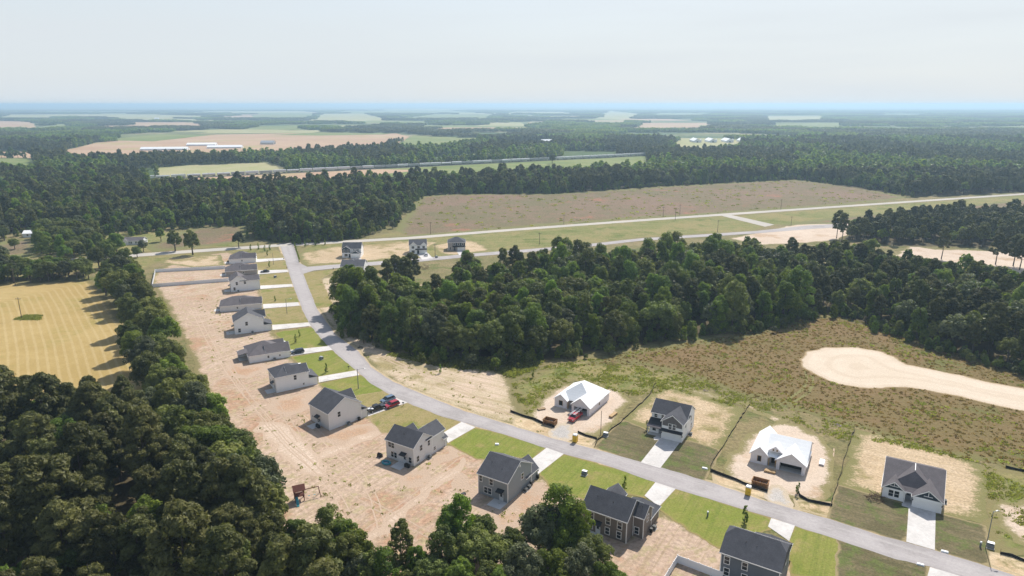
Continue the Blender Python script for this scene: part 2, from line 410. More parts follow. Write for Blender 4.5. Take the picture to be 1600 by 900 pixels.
LM = {
    'pine': leafmat('pine_needles', (0.044, 0.052, 0.018), (0.158, 0.160, 0.052), trans=0.26, hue=0.02, spec=0.12),
    'oak': leafmat('broad_leaves', (0.054, 0.092, 0.020), (0.205, 0.280, 0.046), trans=0.42, hue=0.03, spec=0.12),
    'dusk': leafmat('dull_oak_leaves', (0.060, 0.082, 0.023), (0.195, 0.222, 0.062), trans=0.34, hue=0.03, spec=0.12),
    'bright': leafmat('bright_leaves', (0.050, 0.090, 0.016), (0.210, 0.290, 0.040), trans=0.48, hue=0.03, spec=0.1),
    'grey': leafmat('grey_green_leaves', (0.055, 0.068, 0.034), (0.170, 0.190, 0.095), trans=0.25, hue=0.02, spec=0.12),
    'weed': leafmat('meadow_weeds', (0.15, 0.105, 0.052), (0.25, 0.18, 0.092), trans=0.5, sat=0.9, hue=0.03, spec=0.05),
    'herb': leafmat('green_weeds', (0.12, 0.135, 0.045), (0.27, 0.28, 0.10), trans=0.5, hue=0.03, spec=0.05),
}

# ------------------------------------------------------------------ ground sheets
def resample(P, step):
    out = []
    n = len(P)
    for i in range(n):
        a, b = P[i], P[(i + 1) % n]
        k = max(1, int(np.linalg.norm(b - a) / step))
        for j in range(k): out.append(a + (b - a) * j / k)
    return np.array(out)

def nz(x, y, s, o=0.0):
    return noise.noise(Vector((x / s + o, y / s - o, o * 0.37)))

LAYER = [0]
def sheet(name, pts, mat, z, jit=0.5, step=2.0, grid=None, px=True, smooth=0, js=5.0, grow=0.0):
    """One piece of ground: a flat sheet with an uneven outline; the point attribute 'edge' is the distance to its outline."""
    P = gpn(pts) if px else np.asarray(pts, float)
    if grow:                                                 # push the outline outwards
        ar = 0.5 * sum(P[i][0] * P[(i + 1) % len(P)][1] - P[(i + 1) % len(P)][0] * P[i][1] for i in range(len(P)))
        nrm = []
        for i in range(len(P)):
            t = P[(i + 1) % len(P)] - P[i - 1]; t = t / (np.linalg.norm(t) + 1e-9)
            nrm.append(np.array([t[1], -t[0]]) * (1 if ar > 0 else -1))
        P = P + np.array(nrm) * grow
    LAYER[0] += 1; z = z * 0.6 + 0.00012 * LAYER[0] if step < 30 else z + 0.006 * LAYER[0]
    for _ in range(smooth):                                  # corner cutting for curved outlines
        Q = []
        for i in range(len(P)):
            a, b = P[i], P[(i + 1) % len(P)]
            Q += [a * 0.75 + b * 0.25, a * 0.25 + b * 0.75]
        P = np.array(Q)
    P = resample(P, step)
    if jit:
        J = np.array([[nz(x, y, js, 3.1) + 0.5 * nz(x, y, js * .33, 8.2), nz(x, y, js, 17.3) + 0.5 * nz(x, y, js * .33, 23.9)] for x, y in P])
        P = P + J * jit * 1.6
    lo, hi = P.min(0), P.max(0)
    if grid is None: grid = max(step * 1.3, math.sqrt((hi[0] - lo[0]) * (hi[1] - lo[1]) / 1800.0))
    gx, gy = np.meshgrid(np.arange(lo[0], hi[0], grid), np.arange(lo[1], hi[1], grid))
    Q = np.stack([gx.ravel(), gy.ravel()], 1) + RNG.uniform(-.15, .15, (gx.size, 2)) * grid
    Q = Q[inpoly(Q, P)]
    A, B = P, np.roll(P, -1, 0)
    AB = B - A; LL = (AB ** 2).sum(1) + 1e-9
    def dist(q):
        t = np.clip(((q[None] - A) * AB).sum(1) / LL, 0, 1)
        return np.sqrt((((A + AB * t[:, None]) - q[None]) ** 2).sum(1).min())
    D = np.array([dist(q) for q in Q]) if len(Q) else np.zeros(0)
    if len(Q): Q = Q[D > grid * 0.35]
    V = [Vector(p) for p in P] + [Vector(p) for p in Q]
    E = [(i, (i + 1) % len(P)) for i in range(len(P))]
    r = mgeo.delaunay_2d_cdt(V, E, [], 1, 1e-4)
    me = bpy.data.meshes.new(name)
    me.from_pydata([(v.x, v.y, z) for v in r[0]], [], [f for f in r[2]])
    at = me.attributes.new('edge', 'FLOAT', 'POINT')
    at.data.foreach_set('value', np.array([dist(np.array((v.x, v.y))) for v in r[0]], np.float32))
    me.materials.append(mat)
    me.update()
    # faces up
    if len(me.polygons) and me.polygons[0].normal.z < 0: me.flip_normals()
    o = bpy.data.objects.new(name, me); COL.objects.link(o)
    o['kind'] = 'structure'
    return o

def plain(name, x0, x1, y0, y1, z, mat):
    me = bpy.data.meshes.new(name)
    me.from_pydata([(x0, y0, z), (x1, y0, z), (x1, y1, z), (x0, y1, z)], [], [(0, 1, 2, 3)])
    me.materials.append(mat)
    o = bpy.data.objects.new(name, me); COL.objects.link(o); o['kind'] = 'structure'
    return o

EXT = 26000
plain('ground', -EXT, EXT, -600, EXT, -0.02, G['farland'])
sheet('wild_grass', [(-300, 345), (300, 330), (800, 268), (1300, 262), (1950, 270), (2300, 420), (2300, 1250), (-700, 1250), (-700, 420)],
      G['ground'], 0.0, jit=3, step=20)

FIELDS = []      # photo outlines kept free of trees
def far_field(name, pts, mat, z=0.1):
    FIELDS.append(pts)
    return sheet(name, pts, mat, z, jit=4, step=60, js=70)

far_field('ploughed_field', [(100, 256), (105, 234), (160, 221), (250, 212), (500, 207.5), (618, 208), (640, 214), (600, 236), (420, 246)], G['f_tan'])
sheet('crop_field', [(150, 219), (250, 210), (330, 211), (240, 221)], G['f_green'], 0.2, jit=4, step=60, js=70)
sheet('crop_field', [(420, 211), (500, 207.2), (618, 207.6), (600, 210.2), (500, 212)], G['f_green'], 0.2, jit=4, step=60, js=70)
far_field('crop_field', [(605, 236), (645, 211.5), (745, 215), (747, 223), (690, 236)], G['f_green'])
far_field('ploughed_field', [(-60, 246), (-60, 236), (40, 237), (70, 240), (100, 236), (95, 246), (50, 247)], G['f_tan'])
far_field('crop_field', [(-60, 272), (-60, 246.5), (50, 247.5), (60, 270), (0, 273)], G['f_green'])
far_field('pale_field', [(250, 282), (240, 263), (300, 258), (420, 254), (445, 262), (440, 276), (330, 280)], G['f_pale'])
far_field('dark_crop_field', [(160, 278), (160, 268), (238, 263), (248, 282)], G['f_dark'])
far_field('railway_clearing', [(180, 297), (240, 280), (440, 268), (640, 261), (800, 252), (1000, 242), (1012, 245), (1012, 268), (880, 277), (640, 290), (430, 296), (330, 300)], G['f_green'], 0.06)
sheet('bare_strip', [(250, 293), (300, 278), (440, 270), (600, 264.5), (660, 266), (560, 276), (430, 289)], G['f_tan'], 0.16, jit=4, step=40, js=50)
far_field('dark_crop_field', [(665, 258), (665, 246), (740, 244), (775, 251)], G['f_dark'])
far_field('dark_crop_field', [(878, 250), (880, 236), (970, 237), (960, 247)], G['f_dark'])
far_field('ploughed_field', [(-80, 203), (-80, 187), (50, 190), (58, 203)], G['f_tan'])
far_field('pale_field', [(150, 185), (205, 181), (235, 184), (210, 188)], G['f_pale'])
far_field('ploughed_field', [(195, 201), (200, 191), (312, 191), (320, 201)], G['f_tan'])
far_field('pale_field', [(200, 190), (210, 185), (312, 186), (312, 190.6)], G['f_pale'])
far_field('ploughed_field', [(985, 205), (990, 192), (1118, 192), (1100, 204)], G['f_tan'])
far_field('pale_field', [(1190, 191), (1192, 181.5), (1290, 181), (1290, 190)], G['f_pale'])
far_field('crop_field', [(1195, 201), (1200, 191.5), (1315, 191.5), (1316, 201)], G['f_green'])
far_field('pale_field', [(480, 190), (500, 178), (570, 177), (606, 186), (602, 193), (545, 192.5)], G['f_pale'])
far_field('crop_field', [(390, 186), (400, 176), (500, 176), (480, 186)], G['f_green'])
far_field('crop_field', [(608, 187), (650, 182), (678, 178), (770, 179.5), (768, 187.5), (690, 187)], G['f_green'])
far_field('pale_field', [(918, 195), (950, 173), (1004, 178), (975, 196)], G['f_pale'])
far_field('pale_field', [(1056, 240), (1052, 216), (1165, 216.5), (1152, 236), (1085, 244)], G['f_pale'])
far_field('pale_field', [(820, 195), (828, 190), (850, 190), (848, 195)], G['f_tan'])
far_field('pale_field', [(1490, 195), (1494, 190), (1520, 192), (1516, 195)], G['f_pale'])
far_field('pale_field', [(1545, 252), (1552, 245), (1578, 245), (1584, 254)], G['f_pale'])

for q, m_ in (([(0, 183), (10, 179), (180, 178), (330, 181), (320, 184), (120, 184)], 'f_pale'), ([(330, 186), (345, 182), (392, 180), (400, 186)], 'f_tan'), ([(20, 176), (60, 173.5), (240, 174), (220, 176.5)], 'f_green'),
              ([(300, 177), (320, 174), (470, 173.5), (500, 176)], 'f_pale'), ([(520, 177), (540, 173), (690, 172.5), (760, 176.5), (640, 178.5)], 'f_green'), ([(790, 178), (800, 174.5), (880, 175), (900, 178)], 'f_pale'),
              ([(560, 172), (640, 170), (720, 170.5), (700, 172)], 'f_pale'), ([(60, 200), (80, 194), (110, 193), (120, 200)], 'f_green'), ([(380, 203), (400, 198), (470, 196), (470, 203)], 'f_green'),
              ([(1010, 181), (1030, 176.5), (1120, 177), (1100, 181)], 'f_green'), ([(1360, 182), (1380, 178), (1440, 178.5), (1450, 182)], 'f_green'), ([(760, 231), (770, 224), (860, 222), (870, 230)], 'f_dark'),
              ([(700, 214), (720, 208), (800, 207), (820, 213)], 'f_dark'), ([(640, 201), (660, 196), (820, 196), (830, 201)], 'f_green')):
    far_field('far_field', q, G[m_])

FR = random.Random(21)
nf = 0
while nf < 48:
    Y = 2300 * (4.6 ** FR.random()); X = FR.uniform(-.8, .8) * Y
    pxx, pyy = proj(X, Y)
    if FR.random() > (1.0 if pxx < 820 else .45 if pxx < 1250 else .2): continue
    if any(inpoly(np.array([[pxx, pyy]]), f)[0] for f in FIELDS): continue
    L_, W_ = FR.uniform(180, 520) * (Y / 3000) ** .5, FR.uniform(140, 420) * (Y / 3000) ** .7
    a_ = FR.uniform(-.3, .3); c_, n_ = math.cos(a_), math.sin(a_)
    q = [proj(X + u * L_ / 2 * c_ - v * W_ / 2 * n_, Y + u * L_ / 2 * n_ + v * W_ / 2 * c_) for u, v in ((-1, -1), (1, -1 + FR.uniform(-.3, .3)), (1, 1), (-1, 1 + FR.uniform(-.3, .3)))]
    far_field('far_field', q, G[FR.choice(['f_tan', 'f_pale', 'f_pale', 'f_green', 'f_green', 'f_tan'])]); nf += 1

# the big fallow field beyond the far road
sheet('fallow_field', [(612, 374), (625, 350), (652, 308), (700, 304), (868, 303), (1050, 291), (1240, 281), (1335, 292), (1425, 309), (1300, 322), (1130, 333), (960, 344), (800, 356.5), (680, 367)],
      G['field'], 0.03, jit=2.0, step=8, js=22)
sheet('green_verge', [(470, 383), (640, 373), (800, 359.5), (1000, 344), (1130, 336.5), (1205, 352), (1180, 361), (1000, 372), (900, 384), (740, 397), (640, 407), (475, 418), (466, 400)],
      G['verge'], 0.03, jit=0.8, step=6, js=14)
sheet('green_verge', [(1140, 336.5), (1430, 316.5), (1660, 301), (1690, 316), (1560, 326), (1400, 338), (1300, 346), (1210, 353)], G['verge'], 0.03, jit=1.2, step=8, js=16)
sheet('fallow_field', [(1215, 352), (1300, 340), (1420, 330), (1600, 312), (1680, 308), (1690, 322), (1560, 330), (1400, 341), (1300, 350)], G['field'], 0.06, jit=1.5, step=8, js=16)
sheet('green_verge', [(-60, 425), (0, 416), (135, 407), (300, 395), (430, 386), (445, 398), (350, 394), (250, 410), (215, 425), (120, 425), (30, 440)], G['verge'], 0.03, jit=0.8, step=6, js=12)
sheet('green_verge', [(-60, 408), (135, 402), (215, 395), (435, 380), (640, 369), (620, 361), (560, 375), (480, 381), (390, 378), (300, 362), (190, 362), (100, 380), (-60, 395)], G['verge'], 0.03, jit=0.8, step=6, js=12)
sheet('fallow_field', [(225, 385), (300, 356), (388, 350), (392, 376), (330, 384), (240, 394)], G['field'], 0.06, jit=1.2, step=5, js=12)
sheet('fallow_field', [(-60, 405), (0, 378), (60, 373), (62, 396), (0, 405)], G['field'], 0.06, jit=1.2, step=5, js=12)

# cut field at the left, its mowing lines follow its edges
sheet('stubble_field', [(-420, 452), (-120, 446), (60, 441), (143, 438), (172, 470), (205, 520), (232, 570), (262, 640), (250, 680), (-420, 720)], G['wheat'], 0.03, jit=0.35, step=3, grid=3.2, js=60)
# back yards of the left row
sheet('bare_yard', [(236, 436), (243, 424), (290, 402), (352, 394), (402, 402), (404, 428), (408, 452), (412, 482), (427, 516), (455, 557), (499, 598), (576, 651), (640, 668), (702, 694),
                    (770, 715), (841, 742), (920, 778), (1035, 800), (1130, 850), (1240, 850), (1330, 900), (1330, 1000), (900, 1060), (620, 1000), (540, 940), (440, 850), (350, 700), (300, 560), (262, 480)],
      G['yard'], 0.03, jit=1.2, step=3, grid=4, js=8)
for q in ([(484, 662), (515, 680), (575, 655), (600, 664), (560, 690), (530, 705), (490, 690)], [(600, 722), (647, 735), (700, 700), (722, 706), (680, 742), (648, 768), (600, 745)], [(730, 790), (792, 796), (842, 748), (862, 770), (838, 800), (790, 830), (742, 806)],
          [(700, 740), (745, 756), (740, 790), (712, 776)], [(410, 620), (470, 616), (500, 606), (486, 640), (440, 652)], [(355, 560), (392, 572), (440, 566), (400, 590), (350, 592)], [(262, 402), (330, 398), (346, 408), (300, 415)]):
    sheet('clay_patch', q, G['claypatch'], 0.034, jit=2.2, step=1.6, js=5, smooth=1)
for q in ([(560, 850), (575, 833), (640, 782), (706, 728), (722, 716), (733, 720), (716, 738), (650, 792), (588, 846)], [(470, 720), (540, 690), (592, 672), (602, 678), (545, 700), (478, 732)], [(395, 660), (440, 655), (480, 690), (520, 740), (480, 745), (420, 700)]):
    sheet('worn_track', q, G['palepatch'], 0.037, jit=1.1, step=1.6, js=4, smooth=1)
def ruts(line, gauge=1.7, w_=.34, mat='palepatch'):
    Q = gpn(line); Q = np.array([Q[0]] + [p for a, b in zip(Q, Q[1:]) for p in (a * .75 + b * .25, a * .25 + b * .75)] + [Q[-1]])
    t = np.gradient(Q, axis=0); t /= np.linalg.norm(t, axis=1)[:, None]; n_ = np.stack([-t[:, 1], t[:, 0]], 1)
    for o_ in (-gauge / 2, gauge / 2):
        sheet('wheel_track', np.r_[Q + n_ * (o_ - w_ / 2), (Q + n_ * (o_ + w_ / 2))[::-1]], G[mat], 0.041, jit=0.12, step=1.0, js=2.5, px=False)
for ln, mt in (([(300, 480), (330, 540), (370, 600), (440, 680), (520, 760), (560, 840)], 'palepatch'), ([(312, 470), (345, 550), (400, 640), (470, 720), (600, 800), (700, 850)], 'claypatch'), ([(575, 830), (650, 775), (720, 718)], 'claypatch'),
               ([(470, 650), (520, 700), (580, 760), (600, 840)], 'palepatch'), ([(700, 840), (760, 800), (838, 755)], 'palepatch'), ([(340, 600), (400, 606), (440, 640), (470, 690)], 'claypatch'),
               ([(930, 860), (1000, 850), (1040, 815)], 'claypatch'), ([(1060, 870), (1100, 860), (1130, 840)], 'palepatch'), ([(600, 560), (680, 590), (740, 620), (800, 650)], 'claypatch'), ([(560, 535), (640, 578), (700, 600), (760, 610)], 'palepatch'),
               ([(850, 690), (880, 660), (940, 655), (975, 630)], 'palepatch'), ([(1205, 790), (1215, 755), (1290, 745), (1298, 700)], 'palepatch')):
    ruts(ln, mat=mt)
sheet('stubble_field', [(250, 411), (262, 402), (345, 398), (351, 414), (300, 418)], G['straw'], 0.05, jit=0.8, step=2, js=6)
# strip along the wood
sheet('sand_strip', [(470, 446), (497, 436), (525, 430), (548, 480), (560, 517), (600, 543), (660, 562), (720, 574), (775, 577), (800, 595), (806, 630), (826, 650), (850, 668), (880, 688),
                     (800, 668), (725, 645), (662, 620), (615, 600), (580, 578), (562, 552), (523, 527), (494, 486)], G['strip'], 0.03, jit=1.0, step=2, js=6)
sheet('sand_strip', [(600, 480), (612, 452), (640, 440), (668, 445), (662, 470), (640, 482)], G['strip'], 0.03, jit=1.0, step=2, js=6)
# second street lots and the dirt loop behind the wood
sheet('sand_strip', [(1140, 372), (1190, 362), (1235, 352), (1300, 345), (1400, 350), (1390, 362), (1335, 372), (1250, 381), (1180, 384)], G['dirt'], 0.05, jit=1.5, step=3, js=8)
sheet('sand_strip', [(1395, 400), (1420, 383), (1460, 389), (1520, 391), (1660, 398), (1670, 440), (1600, 432), (1545, 420), (1480, 412), (1440, 404)], G['dirt'], 0.05, jit=1.5, step=3, js=8)
sheet('sand_strip', [(1560, 470), (1580, 450), (1680, 440), (1690, 480), (1600, 492)], G['dirt'], 0.05, jit=1.2, step=3, js=8)
sheet('rust_meadow', [(905, 572), (940, 560), (1000, 546), (1100, 532), (1180, 518), (1240, 503), (1300, 492), (1380, 510), (1440, 532), (1520, 560), (1700, 610), (1760, 740), (1640, 752), (1530, 722),
                      (1440, 704), (1335, 668), (1240, 642), (1150, 612), (1075, 588), (1000, 572)], G['meadow'], 0.03, jit=2.0, step=3, js=9)
sheet('olive_grass', [(800, 600), (860, 570), (930, 560), (1000, 572), (1075, 588), (1040, 612), (985, 620), (940, 606), (894, 595), (850, 620), (826, 650), (806, 634)], G['verge'], 0.028, jit=1.5, step=3, js=7)
sheet('graded_cul_de_sac', [(1250, 562), (1260, 549), (1290, 543), (1340, 542.5), (1380, 550), (1402, 559), (1417, 569), (1440, 574), (1500, 586), (1550, 598), (1600, 606.5), (1720, 628), (1740, 680), (1640, 650),
                            (1562, 636), (1500, 621), (1450, 610), (1420, 605.5), (1380, 607), (1340, 606.5), (1307, 599), (1275, 587), (1255, 575)], G['culdesac'], 0.045, jit=0.5, step=2, grid=2.2, js=5)

sheet('dirt_track', [(980, 604), (1000, 596), (1034, 597), (1100, 611), (1170, 630), (1205, 648), (1240, 660), (1225, 664), (1180, 648), (1150, 632), (1090, 617), (1034, 602), (1004, 602), (985, 609)], G['dirt'], 0.05, jit=0.8, step=1.5, js=4)
for q in ([(1257, 580), (1261, 580), (1262, 600), (1256, 610), (1218, 634), (1214, 633), (1251, 608), (1257, 598)], [(1267, 586), (1271, 588), (1272, 604), (1266, 614), (1236, 634), (1232, 632), (1261, 612), (1267, 602)]):
    sheet('wheel_track', q, G['straw'], 0.05, jit=0.25, step=1.2, js=3)
# the built lots on the right
sheet('site_dirt', [(825, 650), (834, 632), (862, 605), (894, 595), (950, 604), (975, 612), (985, 628), (968, 652), (942, 682), (905, 684), (852, 676)], G['dirt'], 0.04, jit=1.2, step=2, js=5, smooth=1)
sheet('straw_lot', [(975, 657), (1008, 622), (1040, 606), (1100, 620), (1162, 640), (1140, 682), (1112, 728), (1076, 690), (1017, 676)], G['straw'], 0.04, jit=0.9, step=2, js=5)
sheet('site_dirt', [(1112, 752), (1134, 735), (1148, 700), (1180, 668), (1226, 656), (1285, 682), (1304, 712), (1304, 745), (1298, 788), (1200, 781)], G['dirt'], 0.04, jit=1.2, step=2, js=5, smooth=1)
sheet('straw_lot', [(1311, 758), (1332, 684), (1344, 672), (1400, 684), (1470, 704), (1534, 724), (1540, 760), (1538, 822), (1462, 800), (1376, 778)], G['straw'], 0.04, jit=0.9, step=2, js=5)
sheet('olive_grass', [(1534, 724), (1600, 740), (1700, 770), (1700, 880), (1545, 862), (1538, 822), (1540, 760)], G['verge'], 0.036, jit=1.0, step=2, js=5)
sheet('site_dirt', [(1562, 800), (1566, 785), (1600, 782), (1700, 800), (1710, 890), (1620, 868), (1580, 848), (1568, 825)], G['dirt'], 0.05, jit=1.2, step=2, js=5)
sheet('clay_bank', [(1540, 880), (1545, 862), (1600, 872), (1720, 905), (1720, 960), (1590, 902)], G['clay'], 0.054, jit=0.6, step=1.5, js=4)
for q in ([(800, 664), (804, 650), (830, 655), (858, 668), (868, 684), (840, 680)], [(893, 692), (900, 676), (932, 684), (929, 702)], [(1110, 753), (1114, 738), (1140, 745), (1200, 762), (1205, 782)], [(1240, 795), (1243, 780), (1300, 786), (1296, 811)]):
    sheet('clay_bank', q, G['clay'], 0.054, jit=0.5, step=1.5, js=3)
sheet('gravel_pad', [(853, 679), (868, 664), (888, 660), (900, 668), (890, 692), (868, 686)], G['gravel'], 0.065, jit=0.6, step=1.5, js=3, smooth=1)
sheet('gravel_pad', [(1195, 782), (1192, 766), (1215, 755), (1234, 768), (1242, 795), (1215, 792)], G['gravel'], 0.065, jit=0.6, step=1.5, js=3, smooth=1)
for q in ([(975, 657), (1017, 676), (1031, 688), (1001, 724), (930, 699)], [(1076, 690), (1125, 704), (1112, 727), (1097, 751), (1031, 732), (1062, 691)],
          [(1312, 759), (1376, 778), (1420, 790), (1416, 847), (1296, 811)], [(1461, 800), (1537, 822), (1542, 884), (1460, 860)]):
    sheet('dark_sod', q, G['sod'], 0.06, jit=0.2, step=1.2, js=4, grow=0.7)

# front lawns of the left row, one per plot
for q, k in (([(402, 397), (432, 391.5), (441, 398), (443.5, 403), (400, 405.5)], 'lawn_dry'), ([(402, 411), (445, 407), (449, 421.5), (404, 422.5)], 'lawn_dry'),
             ([(404, 430), (451, 426), (456, 444), (408, 446)], 'lawn_dry'), ([(408, 453), (458, 449), (465.5, 472.5), (412, 475)], 'lawn_dry'),
             ([(413, 483.5), (468, 478.5), (482, 504), (428, 507.5)], 'lawn_dry'), ([(430, 520), (486, 511), (513, 541), (456, 547)], 'lawn'),
             ([(456, 558), (519, 548), (556, 579), (498, 588)], 'lawn'), ([(500, 600), (562, 587), (590, 606), (600, 614), (560, 626), (540, 622)], 'lawn'),
             ([(574, 636), (545, 622), (600, 612), (617, 622)], 'lawn_dry'), ([(577, 652), (637, 631), (720, 659), (692, 676), (676, 684), (600, 674)], 'lawn_dry'),
             ([(702, 693), (743, 669), (853, 699), (833, 716), (800, 714), (745, 716)], 'lawn'), ([(842, 741), (881, 711), (1023, 753.5), (1006, 776), (985, 770), (918, 780), (870, 762)], 'lawn'),
             ([(1031, 793), (1056, 765), (1204, 811), (1198, 824), (1172, 834), (1128, 856), (1080, 830)], 'lawn'), ([(1234, 848), (1242, 822), (1312, 845), (1304, 905), (1240, 900)], 'lawn'),
             ([(1313, 846), (1452, 886), (1440, 930), (1306, 915)], 'sod'), ([(1500, 901), (1640, 940), (1640, 990), (1480, 960)], 'lawn'),
             ([(474, 427), (500, 424), (526, 421), (500, 436), (519, 479), (496, 482), (482, 448)], 'lawn_dry')):
    sheet('front_lawn' if k != 'sod' else 'dark_sod', q, G[k], 0.06, jit=0.4, step=1.0, js=3, grow=0.8)
for q in ([(520, 385), (640, 376), (690, 378), (640, 402), (575, 408), (474, 416), (468, 396)], [(672, 384), (700, 378), (735, 374), (772, 391), (720, 398), (690, 400)]):
    sheet('straw_lot', q, G['straw'], 0.05, jit=1.2, step=3, js=8)

# streets
main_r = [(457, 379), (462, 392), (466, 405), (472, 424), (481, 446), (495, 482), (525, 524), (560, 549), (580, 574), (615, 597), (662, 617), (725, 642), (800, 665.5), (867, 686), (930, 702), (1037, 732), (1110, 754), (1200, 784.5), (1295, 811), (1375, 836.5), (1460, 860), (1542, 885), (1640, 918), (1800, 970)]
main_l = [(1760, 990), (1600, 936), (1452, 886), (1400, 874.5), (1312, 845), (1242, 822), (1200, 807.5), (1055, 764.5), (1020, 753), (940, 725), (880, 709.5), (800, 683), (720, 659.5), (685, 649), (640, 631), (615, 620), (580, 600), (560, 582), (540, 566), (510, 539), (485, 509), (475, 490), (460, 452), (451, 425), (445, 405), (441, 395), (436, 381)]
sheet('road_shoulder', main_r + main_l, G['clay'], 0.052, jit=0.35, step=2.5, grid=4, js=4, grow=0.9)
sheet('main_street', main_r + main_l, G['asphalt'], 0.09, jit=0.16, step=1.8, grid=1.5, js=3)
sheet('side_street', [(463, 409), (480, 417), (530, 413), (640, 405), (740, 396), (900, 383.5), (1000, 372.5), (1180, 361), (1260, 352.5), (1310, 350), (1312, 355), (1265, 358), (1180, 365), (1000, 376.5), (900, 388), (740, 401), (640, 410.5), (530, 419), (490, 423), (474, 428), (468, 420)],
      G['asphalt'], 0.10, jit=0.15, step=4, js=4)
sheet('far_road', [(-200, 424), (-60, 415), (0, 411), (60, 407), (135, 402.5), (215, 396.5), (300, 390.5), (360, 386.5), (437, 381.5), (640, 370.2), (800, 357.6), (1000, 342.8), (1130, 333.8), (1430, 313.5), (1600, 302), (1750, 292),
                   (1750, 294.6), (1600, 304.4), (1430, 316), (1130, 337), (1000, 346), (800, 361), (640, 374), (437, 385.6), (360, 391), (300, 395), (215, 401.2), (135, 407.4), (60, 412), (0, 416), (-60, 420.5), (-200, 430)],
      G['farroad'], 0.11, jit=0.2, step=8, grid=14, js=8)
sheet('link_road', [(1126, 337), (1140, 335.5), (1210, 351), (1196, 354.5)], G['farroad'], 0.12, jit=0.2, step=5, js=8)
# driveways, one per house
for q in ([(400.5, 405), (443.5, 403), (445, 406), (400.5, 410)], [(403, 422.5), (449, 421.5), (450.5, 425), (403, 429)], [(406.5, 446.5), (456, 444), (457.5, 448), (407, 452)],
          [(411, 475.5), (465.8, 472.5), (468.3, 477.8), (411.5, 482.5)], [(425, 508), (482.3, 504), (485.8, 509.5), (426, 516)], [(454, 547), (513.5, 541), (519.5, 547), (454, 556.5)],
          [(497.5, 589), (556.3, 579), (561.5, 586.3), (498, 598)], [(573, 638), (619, 622.5), (637, 629.3), (575, 651)], [(692, 677), (721, 659.6), (743, 668), (700, 692.5)],
          [(832, 717), (854, 700), (881, 709.7), (841, 741)], [(1007, 775), (1024, 754), (1055.5, 764.4), (1030, 792)], [(1200, 823), (1205, 810), (1242, 821.8), (1233, 846)], [(1445, 915), (1453, 886.4), (1501, 901), (1494, 930)],
          [(1032, 684), (1063, 691), (1031.5, 732), (1001, 723)], [(1420, 788), (1462, 799), (1460.5, 860), (1416, 847)], [(549, 404), (564, 404), (572, 412.5), (553, 415)], [(652, 397.5), (669, 396), (677, 404), (660, 406)], [(713, 392), (722, 391.4), (729, 397.6), (717, 398.6)]):
    sheet('driveway', q, G['concrete'], 0.13, jit=0.0, step=3)
for q in ([(1021, 684), (1031, 679), (1031.5, 688), (1022, 688)], [(1409, 786), (1421, 789), (1420, 794), (1409, 791)]):
    sheet('front_path', q, G['concrete'], 0.125, jit=0, step=2)

